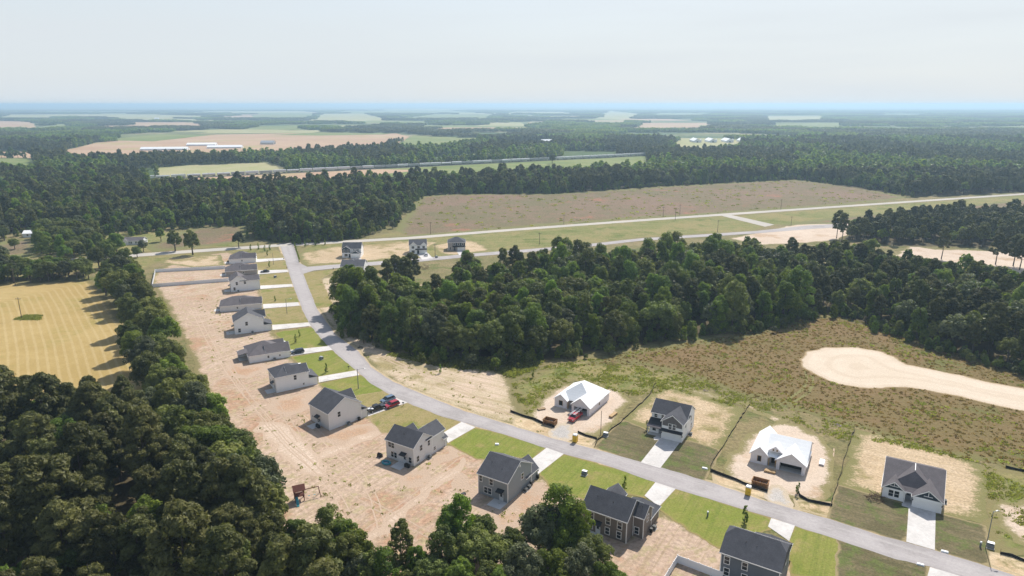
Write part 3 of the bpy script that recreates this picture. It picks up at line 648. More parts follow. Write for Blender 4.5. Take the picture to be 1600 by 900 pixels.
# ------------------------------------------------------------------ houses
class House:
    """Local frame: x along the side that faces the camera, y away from it; one object per part under an Empty."""
    def __init__(s, name, label, anchor, local, ang, wall, roof='roof', trim='trim', group='houses of the new street'):
        a = math.radians(ang); c, n = math.cos(a), math.sin(a)
        lx, ly = local
        s.root = empty(name, (anchor[0] - (lx * c - ly * n), anchor[1] - (lx * n + ly * c)), a)
        tag(s.root, label, 'house', group)
        s.w, s.r, s.t = MB(), MB(), MB()
        s.wm, s.rm, s.tm = M[wall], M[roof], M[trim]
        s.extra = {}
        s.frame = (s.root.location.x, s.root.location.y, c, n, a)
    def world(s, x, y):
        X, Y, c, n, _ = s.frame
        return (X + x * c - y * n, Y + x * n + y * c)
    def walls(s, x0, x1, y0, y1, h, z0=0.0, corners=True):
        s.w.box(x0, x1, y0, y1, z0 - 0.2 if z0 == 0 else z0, h)
        if corners:
            for x in (x0, x1):
                for y in (y0, y1):
                    sx, sy = (-1 if x == x0 else 1), (-1 if y == y0 else 1)
                    s.t.box(min(x - sx * .13, x + sx * .03), max(x - sx * .13, x + sx * .03), min(y - sy * .13, y + sy * .03), max(y - sy * .13, y + sy * .03), max(z0, 0.05), h - 0.02)
    def gable(s, x0, x1, y0, y1, h, rise, ax='x', ov=0.35, rk=0.25, wallmb=None, rmb=None):
        """Gable roof; the ridge runs along ax."""
        W, R, T = wallmb or s.w, rmb or s.r, s.t
        a0, a1, p0, p1 = (x0, x1, y0, y1) if ax == 'x' else (y0, y1, x0, x1)
        m = (p0 + p1) / 2; sl = rise / ((p1 - p0) / 2); t = 0.16
        W.prism([(p0 + .01, h - .01), (p1 - .01, h - .01), (m, h + rise - .05)], a0 + .002, a1 - .002, ax)
        z0 = h - ov * sl
        R.prism([(p0 - ov, z0), (m, h + rise), (p1 + ov, z0), (p1 + ov, z0 + t), (m, h + rise + t), (p0 - ov, z0 + t)], a0 - rk, a1 + rk, ax)
        for q, sg in ((p0 - ov, -1), (p1 + ov, 1)):                       # eave boards
            pr = [(q, z0 - .07), (q + sg * .05, z0 - .07), (q + sg * .05, z0 + t - .02), (q, z0 + t - .02)]
            T.prism(pr, a0 - rk, a1 + rk, ax)
        for e, sg in ((a0 - rk, -1), (a1 + rk, 1)):                       # rake boards
            T.prism([(p0 - ov, z0 - .07), (m, h + rise - .07), (p1 + ov, z0 - .07), (p1 + ov, z0 + t - .025), (m, h + rise + t - .025), (p0 - ov, z0 + t - .025)],
                    min(e, e + sg * .05), max(e, e + sg * .05), ax)
    def hip(s, x0, x1, y0, y1, h, rise, a, b, ov=0.35, rmb=None, fascia=True):
        """Hip roof; the ridge runs from local point a to b (both at h + rise)."""
        R = rmb or s.r
        w2 = min(x1 - x0, y1 - y0) / 2; d = ov * rise / w2; t = 0.14
        z = h - d * 0.5
        c = [(x0 - ov, y0 - ov), (x1 + ov, y0 - ov), (x1 + ov, y1 + ov), (x0 - ov, y1 + ov)]
        R.hull([(p[0], p[1], z) for p in c] + [(p[0], p[1], z + t) for p in c] + [(a[0], a[1], h + rise), (b[0], b[1], h + rise)])
        if fascia:
            X0, X1, Y0, Y1 = x0 - ov, x1 + ov, y0 - ov, y1 + ov
            s.t.box(X0 - .04, X1 + .04, Y0 - .04, Y0 + .02, z - .05, z + t - .02); s.t.box(X0 - .04, X1 + .04, Y1 - .02, Y1 + .04, z - .05, z + t - .02)
            s.t.box(X0 - .04, X0 + .02, Y0 + .02, Y1 - .02, z - .05, z + t - .02); s.t.box(X1 - .02, X1 + .04, Y0 + .02, Y1 - .02, z - .05, z + t - .02)
    def shed(s, x0, x1, y0, y1, zl, zh, low='S', mat='awning', t=0.14, name='pent_roof'):
        """Single-pitch roof, low on the given side."""
        mb = MB()
        if low in 'SN':
            a, b = (zl, zh) if low == 'S' else (zh, zl)
            mb.prism([(y0, a), (y1, b), (y1, b + t), (y0, a + t)], x0, x1, 'x')
        else:
            a, b = (zl, zh) if low == 'W' else (zh, zl)
            mb.prism([(x0, a), (x1, b), (x1, b + t), (x0, a + t)], y0, y1, 'y')
        return mb.build(name, M[mat], s.root)
    def face(s, f, pl, u0, u1, z0, z1, o0, o1, mb):
        """Box on a wall plane: proud from o0 to o1 outward."""
        if f == 'S': mb.box(u0, u1, pl - o1, pl - o0, z0, z1)
        elif f == 'N': mb.box(u0, u1, pl + o0, pl + o1, z0, z1)
        elif f == 'E': mb.box(pl + o0, pl + o1, u0, u1, z0, z1)
        else: mb.box(pl - o1, pl - o0, u0, u1, z0, z1)
    def window(s, f, pl, u, z, w=0.95, h=1.55, mull=True, fmat='trim'):
        mb = MB(); b = 0.12
        s.face(f, pl, u - w / 2 - b, u + w / 2 + b, z - b, z, 0.005, .07, mb); s.face(f, pl, u - w / 2 - b, u + w / 2 + b, z + h, z + h + b, 0.005, .07, mb)
        s.face(f, pl, u - w / 2 - b, u - w / 2, z, z + h, 0.005, .07, mb); s.face(f, pl, u + w / 2, u + w / 2 + b, z, z + h, 0.005, .07, mb)
        if mull: s.face(f, pl, u - w / 2, u + w / 2, z + h * .5 - .03, z + h * .5 + .03, 0.005, .06, mb)
        fr = mb.build('window', M[fmat], s.root)
        mb = MB(); s.face(f, pl, u - w / 2, u + w / 2, z, z + h, 0.005, .03, mb); mb.build('pane', M['glass'], fr)
    def opening(s, f, pl, u, z, w, h, name='window_opening'):
        mb = MB(); s.face(f, pl, u - w / 2, u + w / 2, z, z + h, 0.003, .012, mb); mb.build(name, M['dark'], s.root)
        mb = MB(); b = .1
        for du in (-w / 2, w / 2): s.face(f, pl, u + du - b / 2, u + du + b / 2, z - b / 2, z + h + b / 2, .003, .04, mb)
        s.face(f, pl, u - w / 2, u + w / 2, z + h, z + h + b, .003, .04, mb)
        mb.build('stud_frame', M['lumber'], s.root)
    def door(s, f, pl, u, w=0.95, h=2.1, mat='door', z=0.12):
        mb = MB(); s.face(f, pl, u - w / 2 - .1, u + w / 2 + .1, z, z + h + .1, .004, .04, mb)
        s.face(f, pl, u - w / 2, u + w / 2, z, z + h, .04, .07, mb)
        d = mb.build('door', M[mat], s.root)
        mb = MB(); s.face(f, pl, u - w * .3, u + w * .3, z + h * .5, z + h * .9, .07, .08, mb); mb.build('door_glass', M['glass'], d)
        mb = MB(); s.face(f, pl, u + w * .36, u + w * .44, z + 1.0, z + 1.12, .07, .13, mb); mb.build('handle', M['black'], d)
    def awning(s, f, pl, u, z=2.55, w=1.9, d=1.1):
        if f == 'S': o = s.shed(u - w / 2, u + w / 2, pl - d, pl - .003, z, z + .45, 'S', name='awning')
        else: o = s.shed(u - w / 2, u + w / 2, pl + .003, pl + d, z, z + .45, 'N', name='awning')
        for du in (-w / 2 + .1, w / 2 - .1):
            sg = -1 if f == 'S' else 1
            MB().cyl((u + du, pl + sg * .02, z - .6), (u + du, pl + sg * (d - .1), z + .03), .035, n=5).build('awning_bracket', M['awning'], o)
    def garage(s, f, pl, u, w=4.9, h=2.15):
        mb = MB(); s.face(f, pl, u - w / 2 - .12, u + w / 2 + .12, .0, h + .12, .004, .03, mb); fr = mb.build('garage_frame', M['trim'], s.root)
        mb = MB()
        for k in range(4): s.face(f, pl, u - w / 2, u + w / 2, .02 + k * h / 4, (k + 1) * h / 4 - .02, .03, .055, mb)
        mb.build('garage_door', M['gdoor'], s.root)
        for du in (-w / 2 - .45, w / 2 + .45):
            mb = MB(); s.face(f, pl, u + du - .1, u + du + .1, 1.7, 2.05, .004, .16, mb); mb.build('wall_lantern', M['black'], s.root)
    def patio(s, x0, x1, y0, y1):
        MB().box(x0, x1, y0, y1, -.1, .09).build('patio_slab', M['slab'], s.root)
    def vents(s, pts):
        for x, y, z in pts:
            MB().cyl((x, y, z - .3), (x, y, z + .42), .06, n=6).build('vent_pipe', M['black'], s.root)
    def louvre(s, f, pl, u, z, w=.5, h=.6):
        mb = MB(); s.face(f, pl, u - w / 2, u + w / 2, z, z + h, .004, .05, mb); mb.build('gable_vent', M['trim'], s.root)
    def done(s):
        s.w.build('wall', s.wm, s.root); s.r.build('roof', s.rm, s.root)
        if len(s.t.bm.faces): s.t.build('trim', s.tm, s.root)
        else: s.t.bm.free()
        return s

def condenser(pos, rz, label):
    o = empty('air_conditioner', pos, rz); tag(o, label, 'air conditioner', 'outdoor air conditioners beside the houses')
    MB().box(-.5, .5, -.5, .5, -.05, .08).build('pad', M['slab'], o)
    MB().box(-.4, .4, -.4, .4, .08, .85).build('cabinet', M['acgrey'], o, .04)
    MB().cyl((0, 0, .85), (0, 0, .89), .34, n=14).build('fan_grille', M['black'], o)
    mb = MB()
    for k in range(6): mb.box(-.36, .36, -.415, -.4, .16 + k * .11, .2 + k * .11)
    mb.build('fins', M['black'], o)

def wheelie_bin(pos, rz, label, mat='black'):
    o = empty('wheelie_bin', pos, rz); tag(o, label, 'bin', 'rubbish bins by the houses')
    MB().hull([(x * .24, y * .26, 0.06) for x in (-1, 1) for y in (-1, 1)] + [(x * .3, y * .34, 1.0) for x in (-1, 1) for y in (-1, 1)]).build('tub', M[mat], o)
    MB().hull([(x * .32, y * .37, 1.0) for x in (-1, 1) for y in (-1, 1)] + [(x * .28, y * .3, 1.1) for x in (-1, 1) for y in (-1, 1)]).build('lid', M[mat], o)
    for x in (-.24, .24): MB().cyl((x - .04, .26, .12), (x + .04, .26, .12), .12, n=10).build('wheel', M['tyre'], o)

# --- left row, near to far
h = House('house', 'slate blue two storey house with dark roof and clipped gables at the bottom edge', gp(1218.5, 895, 5.5), (11.0, -.35), -32.5, 'slate')
h.walls(0, 11, 0, 9.4, 5.6)
ov, z = .4, 5.45                                                 # clipped gable roof as one convex body
h.r.hull([(x, y, z + dz) for x in (-.3, 11.3) for y in (-ov, 9.4 + ov) for dz in (-.0, .15)] +
         [(x, y, 7.75) for x in (-.3, 11.3) for y in (3.2, 6.2)] + [(1.3, 4.7, 8.75), (9.7, 4.7, 8.75)])
h.w.prism([(0.02, 5.59), (9.38, 5.59), (6.2, 7.6), (3.2, 7.6)], .0, 11.0, 'x')
for yy in (-ov - .05, 9.4 + ov): h.t.box(-.3, 11.3, yy, yy + .05, z - .06, z + .13)
h.walls(3.6, 10.4, 9.42, 14.2, 2.75); h.hip(3.6, 10.4, 8.6, 14.2, 2.75, 2.4, (7, 9.0), (7, 11.6))
for x, zz in ((1.2, 3.3), (4.6, 3.3), (1.3, .75), (4.7, .75)): h.window('S', 0, x, zz)
h.awning('S', 0, 8.0, z=2.3, w=2.0); h.door('S', 0, 8.0); h.patio(6.4, 9.8, -3, -.01)
h.window('E', 11, 6.0, 3.5); h.vents([(3.9, 2.6, 7.4), (6.0, 2.5, 7.3)]); h.garage('N', 14.2, 7); h.done()
condenser((*h.world(12.0, 3.0), 0), h.frame[4], 'grey air conditioner beside the slate house at the bottom edge')
wheelie_bin((*h.world(11.6, 5.0), 0), h.frame[4], 'black bin against the side of the slate house at the bottom edge')

h = House('house', 'taupe brown two storey house with jogged side and white corner boards', gp(978, 849.5), (10.4, 0), -33, 'taupe')
h.walls(0, 10.4, 0, 8.2, 5.4); h.gable(0, 10.4, 0, 8.2, 5.4, 2.9, 'x')
h.walls(10.41, 12.8, 3.4, 8.0, 5.2); h.gable(9.0, 12.8, 3.4, 8.0, 5.2, 1.7, 'x')
h.walls(6.4, 12.6, 8.22, 13.0, 2.75); h.hip(6.4, 12.6, 7.4, 13.0, 2.75, 2.6, (9.5, 7.8), (9.5, 10.2))
h.walls(1.5, 5.5, 8.22, 10.4, 5.0); h.gable(1.5, 5.5, 6.5, 10.4, 5.0, 1.7, 'y')
for x, zz in ((6.1, 3.1), (8.8, 3.0), (6.0, .7), (8.7, .7), (2.0, .7), (2.2, 3.1)): h.window('S', 0, x, zz)
h.window('S', 3.4, 11.3, .8); h.window('E', 12.8, 5.6, 3.2)
h.patio(1.6, 5.2, -3.2, -.01); h.door('S', 0, 3.8); h.awning('S', 0, 3.8)
h.vents([(2.4, 2.4, 7.2), (6.2, 2.2, 7.1), (11.8, 5.0, 6.5)]); h.garage('N', 13.0, 9.5); h.done()
wheelie_bin((*h.world(13.4, 6.6), 0), h.frame[4], 'black bin beside the taupe brown house')
condenser((*h.world(13.5, 8.2), 0), h.frame[4], 'grey air conditioner beside the taupe brown house')

h = House('house', 'blue grey two storey house with dark gable roof and concrete slab behind', gp(793.5, 786.5), (8.4, 0), -32.5, 'bluegrey')
h.walls(0, 8.4, 0, 10.7, 5.4); h.gable(0, 8.4, 0, 10.7, 5.4, 3.0, 'x')
h.walls(2.7, 8.38, 10.72, 13.7, 2.75); h.gable(2.7, 8.38, 8.0, 13.7, 2.75, 2.6, 'y')
for x, zz, ww in ((.75, 3.4, .8), (3.75, 3.3, .95), (2.2, .75, .95), (3.3, .75, .95)): h.window('S', 0, x, zz, ww)
h.door('S', 0, 6.6); h.awning('S', 0, 6.5); h.patio(4.6, 8.3, -3.2, -.01); h.window('E', 8.4, 6.4, 3.2); h.louvre('E', 8.4, 5.35, 6.9)
h.vents([(2.0, 3.0, 7.2), (5.4, 2.2, 6.7)]); h.garage('N', 13.7, 5.6); h.done()
condenser((*h.world(9.2, 6.6), 0), h.frame[4], 'grey air conditioner nearer the back of the blue grey house')
condenser((*h.world(9.2, 8.3), 0), h.frame[4], 'grey air conditioner nearer the street beside the blue grey house')
wheelie_bin((*h.world(9.0, 9.6), 0), h.frame[4], 'black bin in the row beside the blue grey house')
wheelie_bin((*h.world(8.7, 13.3), 0), h.frame[4], 'dark bin at the garage corner of the blue grey house')

h = House('house', 'beige two storey house with front wing roof and teal paddling pool behind', gp(647, 729), (9.3, 0), -32, 'beige')
h.walls(0, 9.3, 0, 7.6, 5.3); h.gable(0, 9.3, 0, 7.6, 5.3, 2.5, 'x')
h.walls(3.9, 9.28, 7.62, 12.8, 5.3); h.gable(3.9, 9.28, 5.0, 12.8, 5.3, 1.9, 'y')
h.gable(.6, 3.6, 3.5, 8.4, 5.3, 1.5, 'y'); h.walls(.6, 3.6, 7.62, 8.2, 5.3)
h.walls(7.9, 9.5, 12.82, 13.6, 2.7); h.gable(7.9, 9.5, 12.0, 13.6, 2.7, .5, 'y')
for x, zz in ((1.3, 3.35), (2.35, 3.3), (2.1, .7), (3.1, .7), (8.1, .7)): h.window('S', 0, x, zz)
h.door('S', 0, 6.3); h.awning('S', 0, 6.1)
h.window('E', 9.3, 3.0, 3.2); h.window('E', 9.3, 1.6, .7); h.window('E', 9.28, 6.2, 3.2, .85, 1.5); h.window('E', 9.28, 8.6, .9, .7, .9)
h.patio(4.2, 7.4, -3.4, -.01); h.vents([(4.6, 2.0, 6.9)]); h.garage('N', 12.8, 5.8, 3.8); h.done()
condenser((*h.world(10.1, 5.4), 0), h.frame[4], 'grey air conditioner beside the beige house with the paddling pool')
HB = h

h = House('house', 'white two storey gable house with three vehicles on its driveway', gp(515, 673), (10.1, 0), -43.5, 'beige')
h.walls(0, 10.1, 0, 10.9, 5.3); h.gable(0, 10.1, 0, 10.9, 5.3, 3.2, 'x')
h.walls(4.6, 10.08, 10.92, 12.8, 2.7); h.shed(4.3, 10.3, 10.93, 13.2, 2.7, 3.6, 'N', 'roof')
h.gable(2.0, 6.0, 6.0, 11.6, 5.3, 2.3, 'y'); h.walls(2.0, 6.0, 10.92, 11.4, 5.3)
h.window('S', 0, 4.3, .8, .8, 1.1); h.window('S', 0, 1.3, 1.4, .5, .5); h.door('S', 0, 5.2); h.awning('S', 0, 4.6)
h.window('E', 10.1, 3.4, 3.2); h.patio(2.8, 5.8, -3.0, -.01); h.garage('N', 12.8, 7.3); h.done()
HC = h
condenser((*h.world(10.9, 6.0), 0), h.frame[4], 'blue shaded air conditioner beside the white house with three vehicles')
wheelie_bin((*h.world(10.7, 9.6), 0), h.frame[4], 'dark bin beside the white house with three vehicles')

h = House('house', 'white two storey hip roofed house with shed roofed garage end', gp(432.5, 614), (8.8, 0), -57, 'white')
h.walls(0, 8.8, 0, 10.6, 5.3); h.hip(0, 8.8, 0, 9.4, 5.3, 2.5, (4.4, 4.3), (4.4, 5.1)); h.gable(3.3, 8.79, 4.0, 10.6, 5.3, 1.9, 'y')
h.walls(1.6, 8.78, 10.62, 13.4, 2.7); h.shed(1.3, 9.1, 10.63, 13.8, 2.65, 3.9, 'N', 'roof')
for x, zz in ((1.6, 3.3), (6.8, 3.2), (1.6, .8)): h.window('S', 0, x, zz)
h.door('S', 0, 7.2); h.awning('S', 0, 6.0); h.window('E', 8.8, 6.2, 3.2, .85); h.window('E', 8.8, 8.8, .9, .5, .6)
h.patio(4.6, 8, -2.8, -.01); h.garage('N', 13.4, 5.5); h.done()

h = House('house', 'white one storey house with grey hip roof and dark car in front of its garage', gp(390, 568), (12.0, 0), -62, 'white', 'roof2')
h.walls(0, 12, 0, 14.2, 2.7); h.hip(0, 12, 0, 12, 2.7, 3.2, (6, 5.6), (6, 6.4)); h.gable(5.6, 11.99, 6, 14.2, 2.7, 2.3, 'y'); h.gable(.6, 4.6, 6, 13.4, 2.7, 1.7, 'y')
h.walls(.6, 4.6, 14.21, 14.6, 2.7, corners=False)
h.window('E', 12, 6.6, 1.0, .6, .8); h.window('E', 12, 10.6, 1.0, .5, .6); h.window('S', 0, 2.2, .9); h.door('S', 0, 6.2); h.window('S', 0, 9.5, .9)
h.patio(4.2, 8, -3.0, -.01); h.w.box(3.6, 3.8, -3.0, 0, 0, 2.6); h.shed(3.4, 8.6, -3.2, .2, 2.35, 2.9, 'S', 'roof2'); h.garage('N', 14.2, 9); h.done()
condenser((*h.world(12.8, 8.6), 0), h.frame[4], 'shaded air conditioner beside the hip roofed house with the dark car')

h = House('house', 'white two storey gable house fifth in the left row with porch behind', gp(367.5, 523), (9.5, 0), -66, 'white')
h.walls(0, 9.5, 0, 11.2, 5.4); h.gable(0, 9.5, 0, 11.2, 5.4, 3.0, 'x'); h.walls(3.8, 9.48, 11.22, 14.1, 2.7); h.shed(3.5, 9.8, 11.23, 14.5, 2.65, 4.0, 'N', 'roof')
h.gable(1.2, 5.0, 6.5, 12.2, 5.4, 2.0, 'y'); h.walls(1.2, 5, 11.22, 11.8, 5.4)
h.window('E', 9.5, 4.7, 3.3); h.window('E', 9.5, 1.8, .8); h.window('S', 0, 3, 3.2); h.window('S', 0, 2.4, .8); h.door('S', 0, 6); h.awning('S', 0, 6)
h.patio(4.4, 8.4, -3.2, -.01); h.garage('N', 14.1, 6.6); h.done()
condenser((*h.world(10.3, 6.6), 0), h.frame[4], 'air conditioner beside the fifth white house of the left row')

h = House('house', 'pale one storey house with long grey hip roof between two taller white houses', gp(344.5, 488), (10.5, 0), -71, 'beige', 'roof2')
h.walls(0, 10.5, 0, 17.6, 2.7); h.hip(0, 10.5, 0, 16.4, 2.7, 2.9, (5.2, 5.2), (5.2, 10.6)); h.gable(4.6, 10.49, 9, 17.6, 2.7, 2.2, 'y')
h.window('E', 10.5, 7.2, 1.0, .6, .9); h.window('S', 0, 3, .9); h.door('S', 0, 6.5); h.patio(4.6, 8.4, -2.8, -.01); h.garage('N', 17.6, 7.6); h.done()
h = House('house', 'white two storey house beside the white fence at the far end of the row', gp(361.5, 456.5), (9.5, 0), -65, 'white', 'roof2')
h.walls(0, 9.5, 0, 7.6, 5.4); h.gable(0, 9.5, 0, 7.6, 5.4, 2.6, 'x'); h.walls(3.6, 9.48, 7.62, 13.6, 5.2); h.gable(3.6, 9.48, 4.5, 13.6, 5.2, 1.8, 'y')
h.window('E', 9.5, 2.9, 3.3); h.window('E', 9.48, 6.7, 3.5); h.window('E', 9.5, 1.6, .7); h.window('S', 0, 3, 3.2); h.window('S', 0, 3, .8); h.door('S', 0, 6); h.awning('S', 0, 6)
h.patio(4, 8, -3, -.01); h.garage('N', 13.6, 6.5); h.done()
condenser((*h.world(10.3, 3.2), 0), h.frame[4], 'air conditioner beside the white house next to the white fence')
h = House('house', 'tan one storey house with grey hip roof and black car on its driveway', gp(353, 432), (11, 0), -69, 'tan', 'roof2')
h.walls(0, 11, 0, 16, 2.7); h.hip(0, 11, 0, 14, 2.7, 3.2, (5.5, 5.4), (5.5, 8.4)); h.gable(5, 10.99, 8, 16, 2.7, 2.3, 'y'); h.window('E', 11, 9, 1.0, .9, .9); h.window('S', 0, 3, .9); h.door('S', 0, 7)
h.patio(5, 9, -3, -.01); h.garage('N', 16, 8); h.done()
h = House('house', 'cream one storey house with grey roof, last of the row by the far road', gp(358.5, 412.5), (11, 0), -73, 'white', 'roof2')
h.walls(0, 11, 0, 14.6, 2.8); h.hip(0, 11, 0, 13, 2.8, 3.4, (5.5, 5.4), (5.5, 7.4)); h.gable(5, 10.99, 7, 14.6, 2.8, 2.4, 'y'); h.window('E', 11, 7, 1.1, .7, .9); h.window('S', 0, 3, .9); h.door('S', 0, 7)
h.patio(5, 9, -3, -.01); h.garage('N', 14.6, 8); h.done()
wheelie_bin((*h.world(6, -1.2), 0), 0, 'dark bin behind the last house by the far road')

# --- right side of the street, fronts towards the camera
def bare_house(label, anchor, ang, W, D, kind, shift):
    h = House('unfinished_house', label, anchor, (0, 0), ang, 'wrap', 'wrap_roof', 'wrap')
    h.walls(0, 4.2, 0, D, 2.8, corners=False)
    h.walls(4.21, 6.4, 2.2, D, 2.8, corners=False)
    y0 = shift
    h.walls(6.41, W, 2.0, D, 2.8, corners=False)
    # garage box with a real opening
    h.w.box(6.41, 7.2, y0, 2.0, -.2, 2.8); h.w.box(W - .75, W, y0, 2.0, -.2, 2.8); h.w.box(7.2, W - .75, y0, y0 + .15, 2.2, 2.8)
    MB().box(7.2, W - .75, y0 + .16, 1.99, -.1, .06).build('garage_floor', M['slab'], h.root)
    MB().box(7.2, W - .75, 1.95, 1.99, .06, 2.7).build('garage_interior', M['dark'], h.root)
    h.gable(6.41, W, y0, D * .62, 2.8, 2.35, 'y', ov=.4)
    h.gable(0, 4.2, 0, D * .55 if kind == 'hip' else D + .5, 2.8, 1.6 if kind == 'hip' else 2.0, 'y', ov=.35)
    if kind == 'hip':
        h.hip(0, W, 1.2, D, 2.8, 4.3, (W * .5, 6.0), (W * .5, 8.0), fascia=False)
    else:
        h.gable(3.6, W - .01, 1.2, D, 2.8, 3.1, 'x', ov=.35)
        c = (W * .43, 4.0)
        h.w.prism([(c[0] - 1.8, 3.9), (c[0] + 1.8, 3.9), (c[0], 5.4)], 1.0, 4.5, 'y')
        for dx in (-.45, .45): h.opening('S', 1.0, c[0] + dx, 4.1, .3, .4, 'attic_opening')
        h.shed(4.25, 6.4, -.1, 2.6, 2.75, 3.3, 'S', 'wrap_roof', name='porch_roof')
    for x in (4.5, 6.1): MB().box(x - .1, x + .1, .1, .3, 0, 2.75).build('porch_post', M['lumber'], h.root)
    h.opening('S', 0, 2.15, .8, 1.25 if kind == 'hip' else .95, 1.5); h.opening('S', 2.2, 5.4, .1, 1.2, 2.1, 'door_opening')
    h.opening('E', W, D * .45, 1.0, .5, .9)
    MB().box(4.21, 6.4, -.3, 2.19, -.1, .1).build('porch_slab', M['slab'], h.root)
    h.t.box(7.3, W - .8, y0 - .012, y0 - .003, 2.25, 2.32)
    h.done(); return h
H_U1 = bare_house('unfinished house with white roof and red truck at its open garage', gp(866.5, 634.5), -32, 12.3, 13.2, 'hip', -1.1)
H_U2 = bare_house('unfinished house with bright white roof and small dark gable over its porch', gp(1172, 721.5), -30, 13.2, 13.0, 'cross', -.6)
# half laid shingle underlay on the hip front of the first one is read from its slope alone

h = House('house', 'white two storey house with grey front gable and black porch roof', gp(1033, 684.5), (4.3, 0), -30, 'white')
h.walls(0, 10.1, 4.0, 11.6, 5.5); h.gable(0, 10.1, 4.0, 11.6, 5.5, 2.5, 'x')
h.walls(4.3, 10.08, 0, 3.98, 5.4)
g = MB(); h.gable(4.3, 10.08, 0, 6.6, 5.4, 2.1, 'y', wallmb=g)
g.box(4.45, 9.95, -.02, .5, 4.1, 5.4); g.build('front_gable', M['greyside'], h.root)
h.shed(4.1, 10.25, -.75, -.021, 2.55, 3.1, 'S', name='pent_roof')
h.shed(-.3, 4.28, 1.6, 3.99, 2.7, 3.7, 'S', 'awning', name='porch_roof'); h.shed(-.3, 4.28, .6, 1.58, 2.3, 2.7, 'S', 'roof2', name='porch_roof')
for x in (.0, 4.0): MB().box(x, x + .18, .8, .98, 0, 2.35).build('porch_post', M['trim'], h.root)
h.walls(.1, 4.28, 2.2, 3.99, 2.6, corners=False)
for x in (6.65, 7.75): h.window('S', -.02, x, 3.35, .85, 1.5)
for x in (1.2, 3.3): h.window('S', 4.0, x, 4.0, .8, 1.1)
h.window('S', 2.2, 1.5, .7); h.door('S', 2.2, 3.4, mat='bluegrey'); h.garage('S', 0, 7.2)
h.window('E', 10.1, 8.5, 3.2, .8); h.window('E', 10.08, 3.0, 3.3, .8); h.window('E', 10.1, 8.9, .7, .8)
MB().box(.2, 4.2, .5, 2.19, -.1, .12).build('porch_slab', M['slab'], h.root); h.done()
condenser((*h.world(10.9, 5.8), 0), h.frame[4], 'grey air conditioner beside the white house with the grey front gable')

h = House('house', 'white one storey house with broad grey roof and navy gables', gp(1377.5, 776), (0, 0), -31, 'white', 'roof2')
W, D = 12.0, 13.4
h.walls(0, 4.4, .0, D, 2.8); h.walls(4.41, 6.2, 1.8, D, 2.8, corners=False); h.walls(6.21, W, -1.1, D, 2.8)
h.gable(0, 4.4, .0, 6.5, 2.8, 1.7, 'y', wallmb=(g := MB())); h.gable(6.21, W, -1.1, 7.5, 2.8, 2.1, 'y', wallmb=g); g.build('front_gable', M['navy'], h.root)
h.walls(0.01, W - .01, D + .01, 16.4, 2.8)
h.gable(0, W, .3, 16.4, 2.8, 3.5, 'x', ov=.3, rk=.3)
h.r.hull([(x, y, 3.0 + dz) for x in (.6, W - .6) for y in (1.0, 8.3) for dz in (-.3, 0)] + [(W / 2, 4.4, 6.35), (W / 2, 8.5, 6.5)])
h.t.box(W / 2 - .07, W / 2 + .07, 4.6, 8.3, 6.4, 6.55)
h.window('S', .0, 1.75, .8); h.window('S', .0, 2.95, .8); h.door('S', 1.8, 5.3, mat='bluegrey'); h.garage('S', -1.1, 9.1)
for x0, x1, c, yy in ((.9, 3.5, 2.2, -.3), (7.8, 10.4, 9.1, -1.4)):       # gable brackets
    mb = MB(); mb.box(c - .06, c + .06, yy, yy + .08, 3.5, 4.6 if c < 5 else 5.0); mb.box(c - .9, c + .9, yy, yy + .08, 3.5, 3.62); mb.build('gable_bracket', M['trim'], h.root)
MB().box(4.42, 6.2, -.6, 1.79, -.1, .1).build('porch_slab', M['slab'], h.root); MB().box(4.5, 4.66, -.2, -.04, .1, 2.8).build('porch_post', M['trim'], h.root)
h.vents([(10.4, 8.0, 4.5), (10.9, 7.2, 4.1)]); h.done()
condenser((*h.world(12.8, 4.6), 0), h.frame[4], 'black cased air conditioner beside the one storey house with navy gables')

# --- far plots along the side street
h = House('house', 'far white house with navy gable on the left above its garage', gp(534, 403.5), (0, 0), 2, 'white')
h.walls(0, 11.3, 2.6, 10.5, 5.4); h.gable(0, 11.3, 2.6, 10.5, 5.4, 3.0, 'x'); h.walls(0, 5, 1.6, 2.59, 5.4); h.gable(0, 5, 1.6, 6, 5.4, 1.5, 'y', wallmb=(g := MB())); g.box(.15, 4.85, 1.57, 1.7, 3.0, 5.4)
h.walls(5.4, 11.28, 0, 2.58, 2.8); h.gable(5.4, 11.28, 0, 2.6, 2.8, 1.7, 'y', wallmb=g); g.build('front_gable', M['navy'], h.root)
for x in (1.4, 3.6): h.window('S', 1.57, x, 3.4, .9, 1.4)
h.window('S', 1.6, 2.4, .8, 1.9, 1.5); h.door('S', 1.6, 4.5, mat='navy'); h.window('S', 2.6, 7, 4.2, .6, .7); h.window('S', 2.6, 9.6, 4.2, .6, .7); h.garage('S', 0, 8.3); h.done()
h = House('house', 'far white house with twin front gables and white car outside', gp(640, 397), (0, 0), 8, 'white')
h.walls(0, 10.7, 0, 9.5, 5.5); h.gable(0, 10.7, 0, 9.5, 5.5, 2.7, 'x'); h.gable(.2, 4.6, -.3, 5, 5.5, 1.9, 'y'); h.walls(.2, 4.6, -.3, -.01, 5.5); h.gable(7.0, 10.7, -.3, 5, 5.5, 1.6, 'y'); h.walls(7.0, 10.7, -.3, -.01, 5.5)
h.shed(3.6, 10.9, -1.1, -.31, 2.7, 3.2, 'S')
for x, y in ((2.2, -.3), (5.7, 0), (8.8, -.3)): h.window('S', y, x, 3.5, 1.5, 1.4)
h.window('S', -.3, 2.2, .8, 1.9, 1.5); h.door('S', 0, 5.3, mat='navy'); h.garage('S', -.3, 8.4, 4.2); h.window('W', 0, 3, 3.5); h.done()
h = House('house', 'far pale grey house with hip roof and navy upper storey band', gp(700, 392), (0, 0), 4, 'tan')
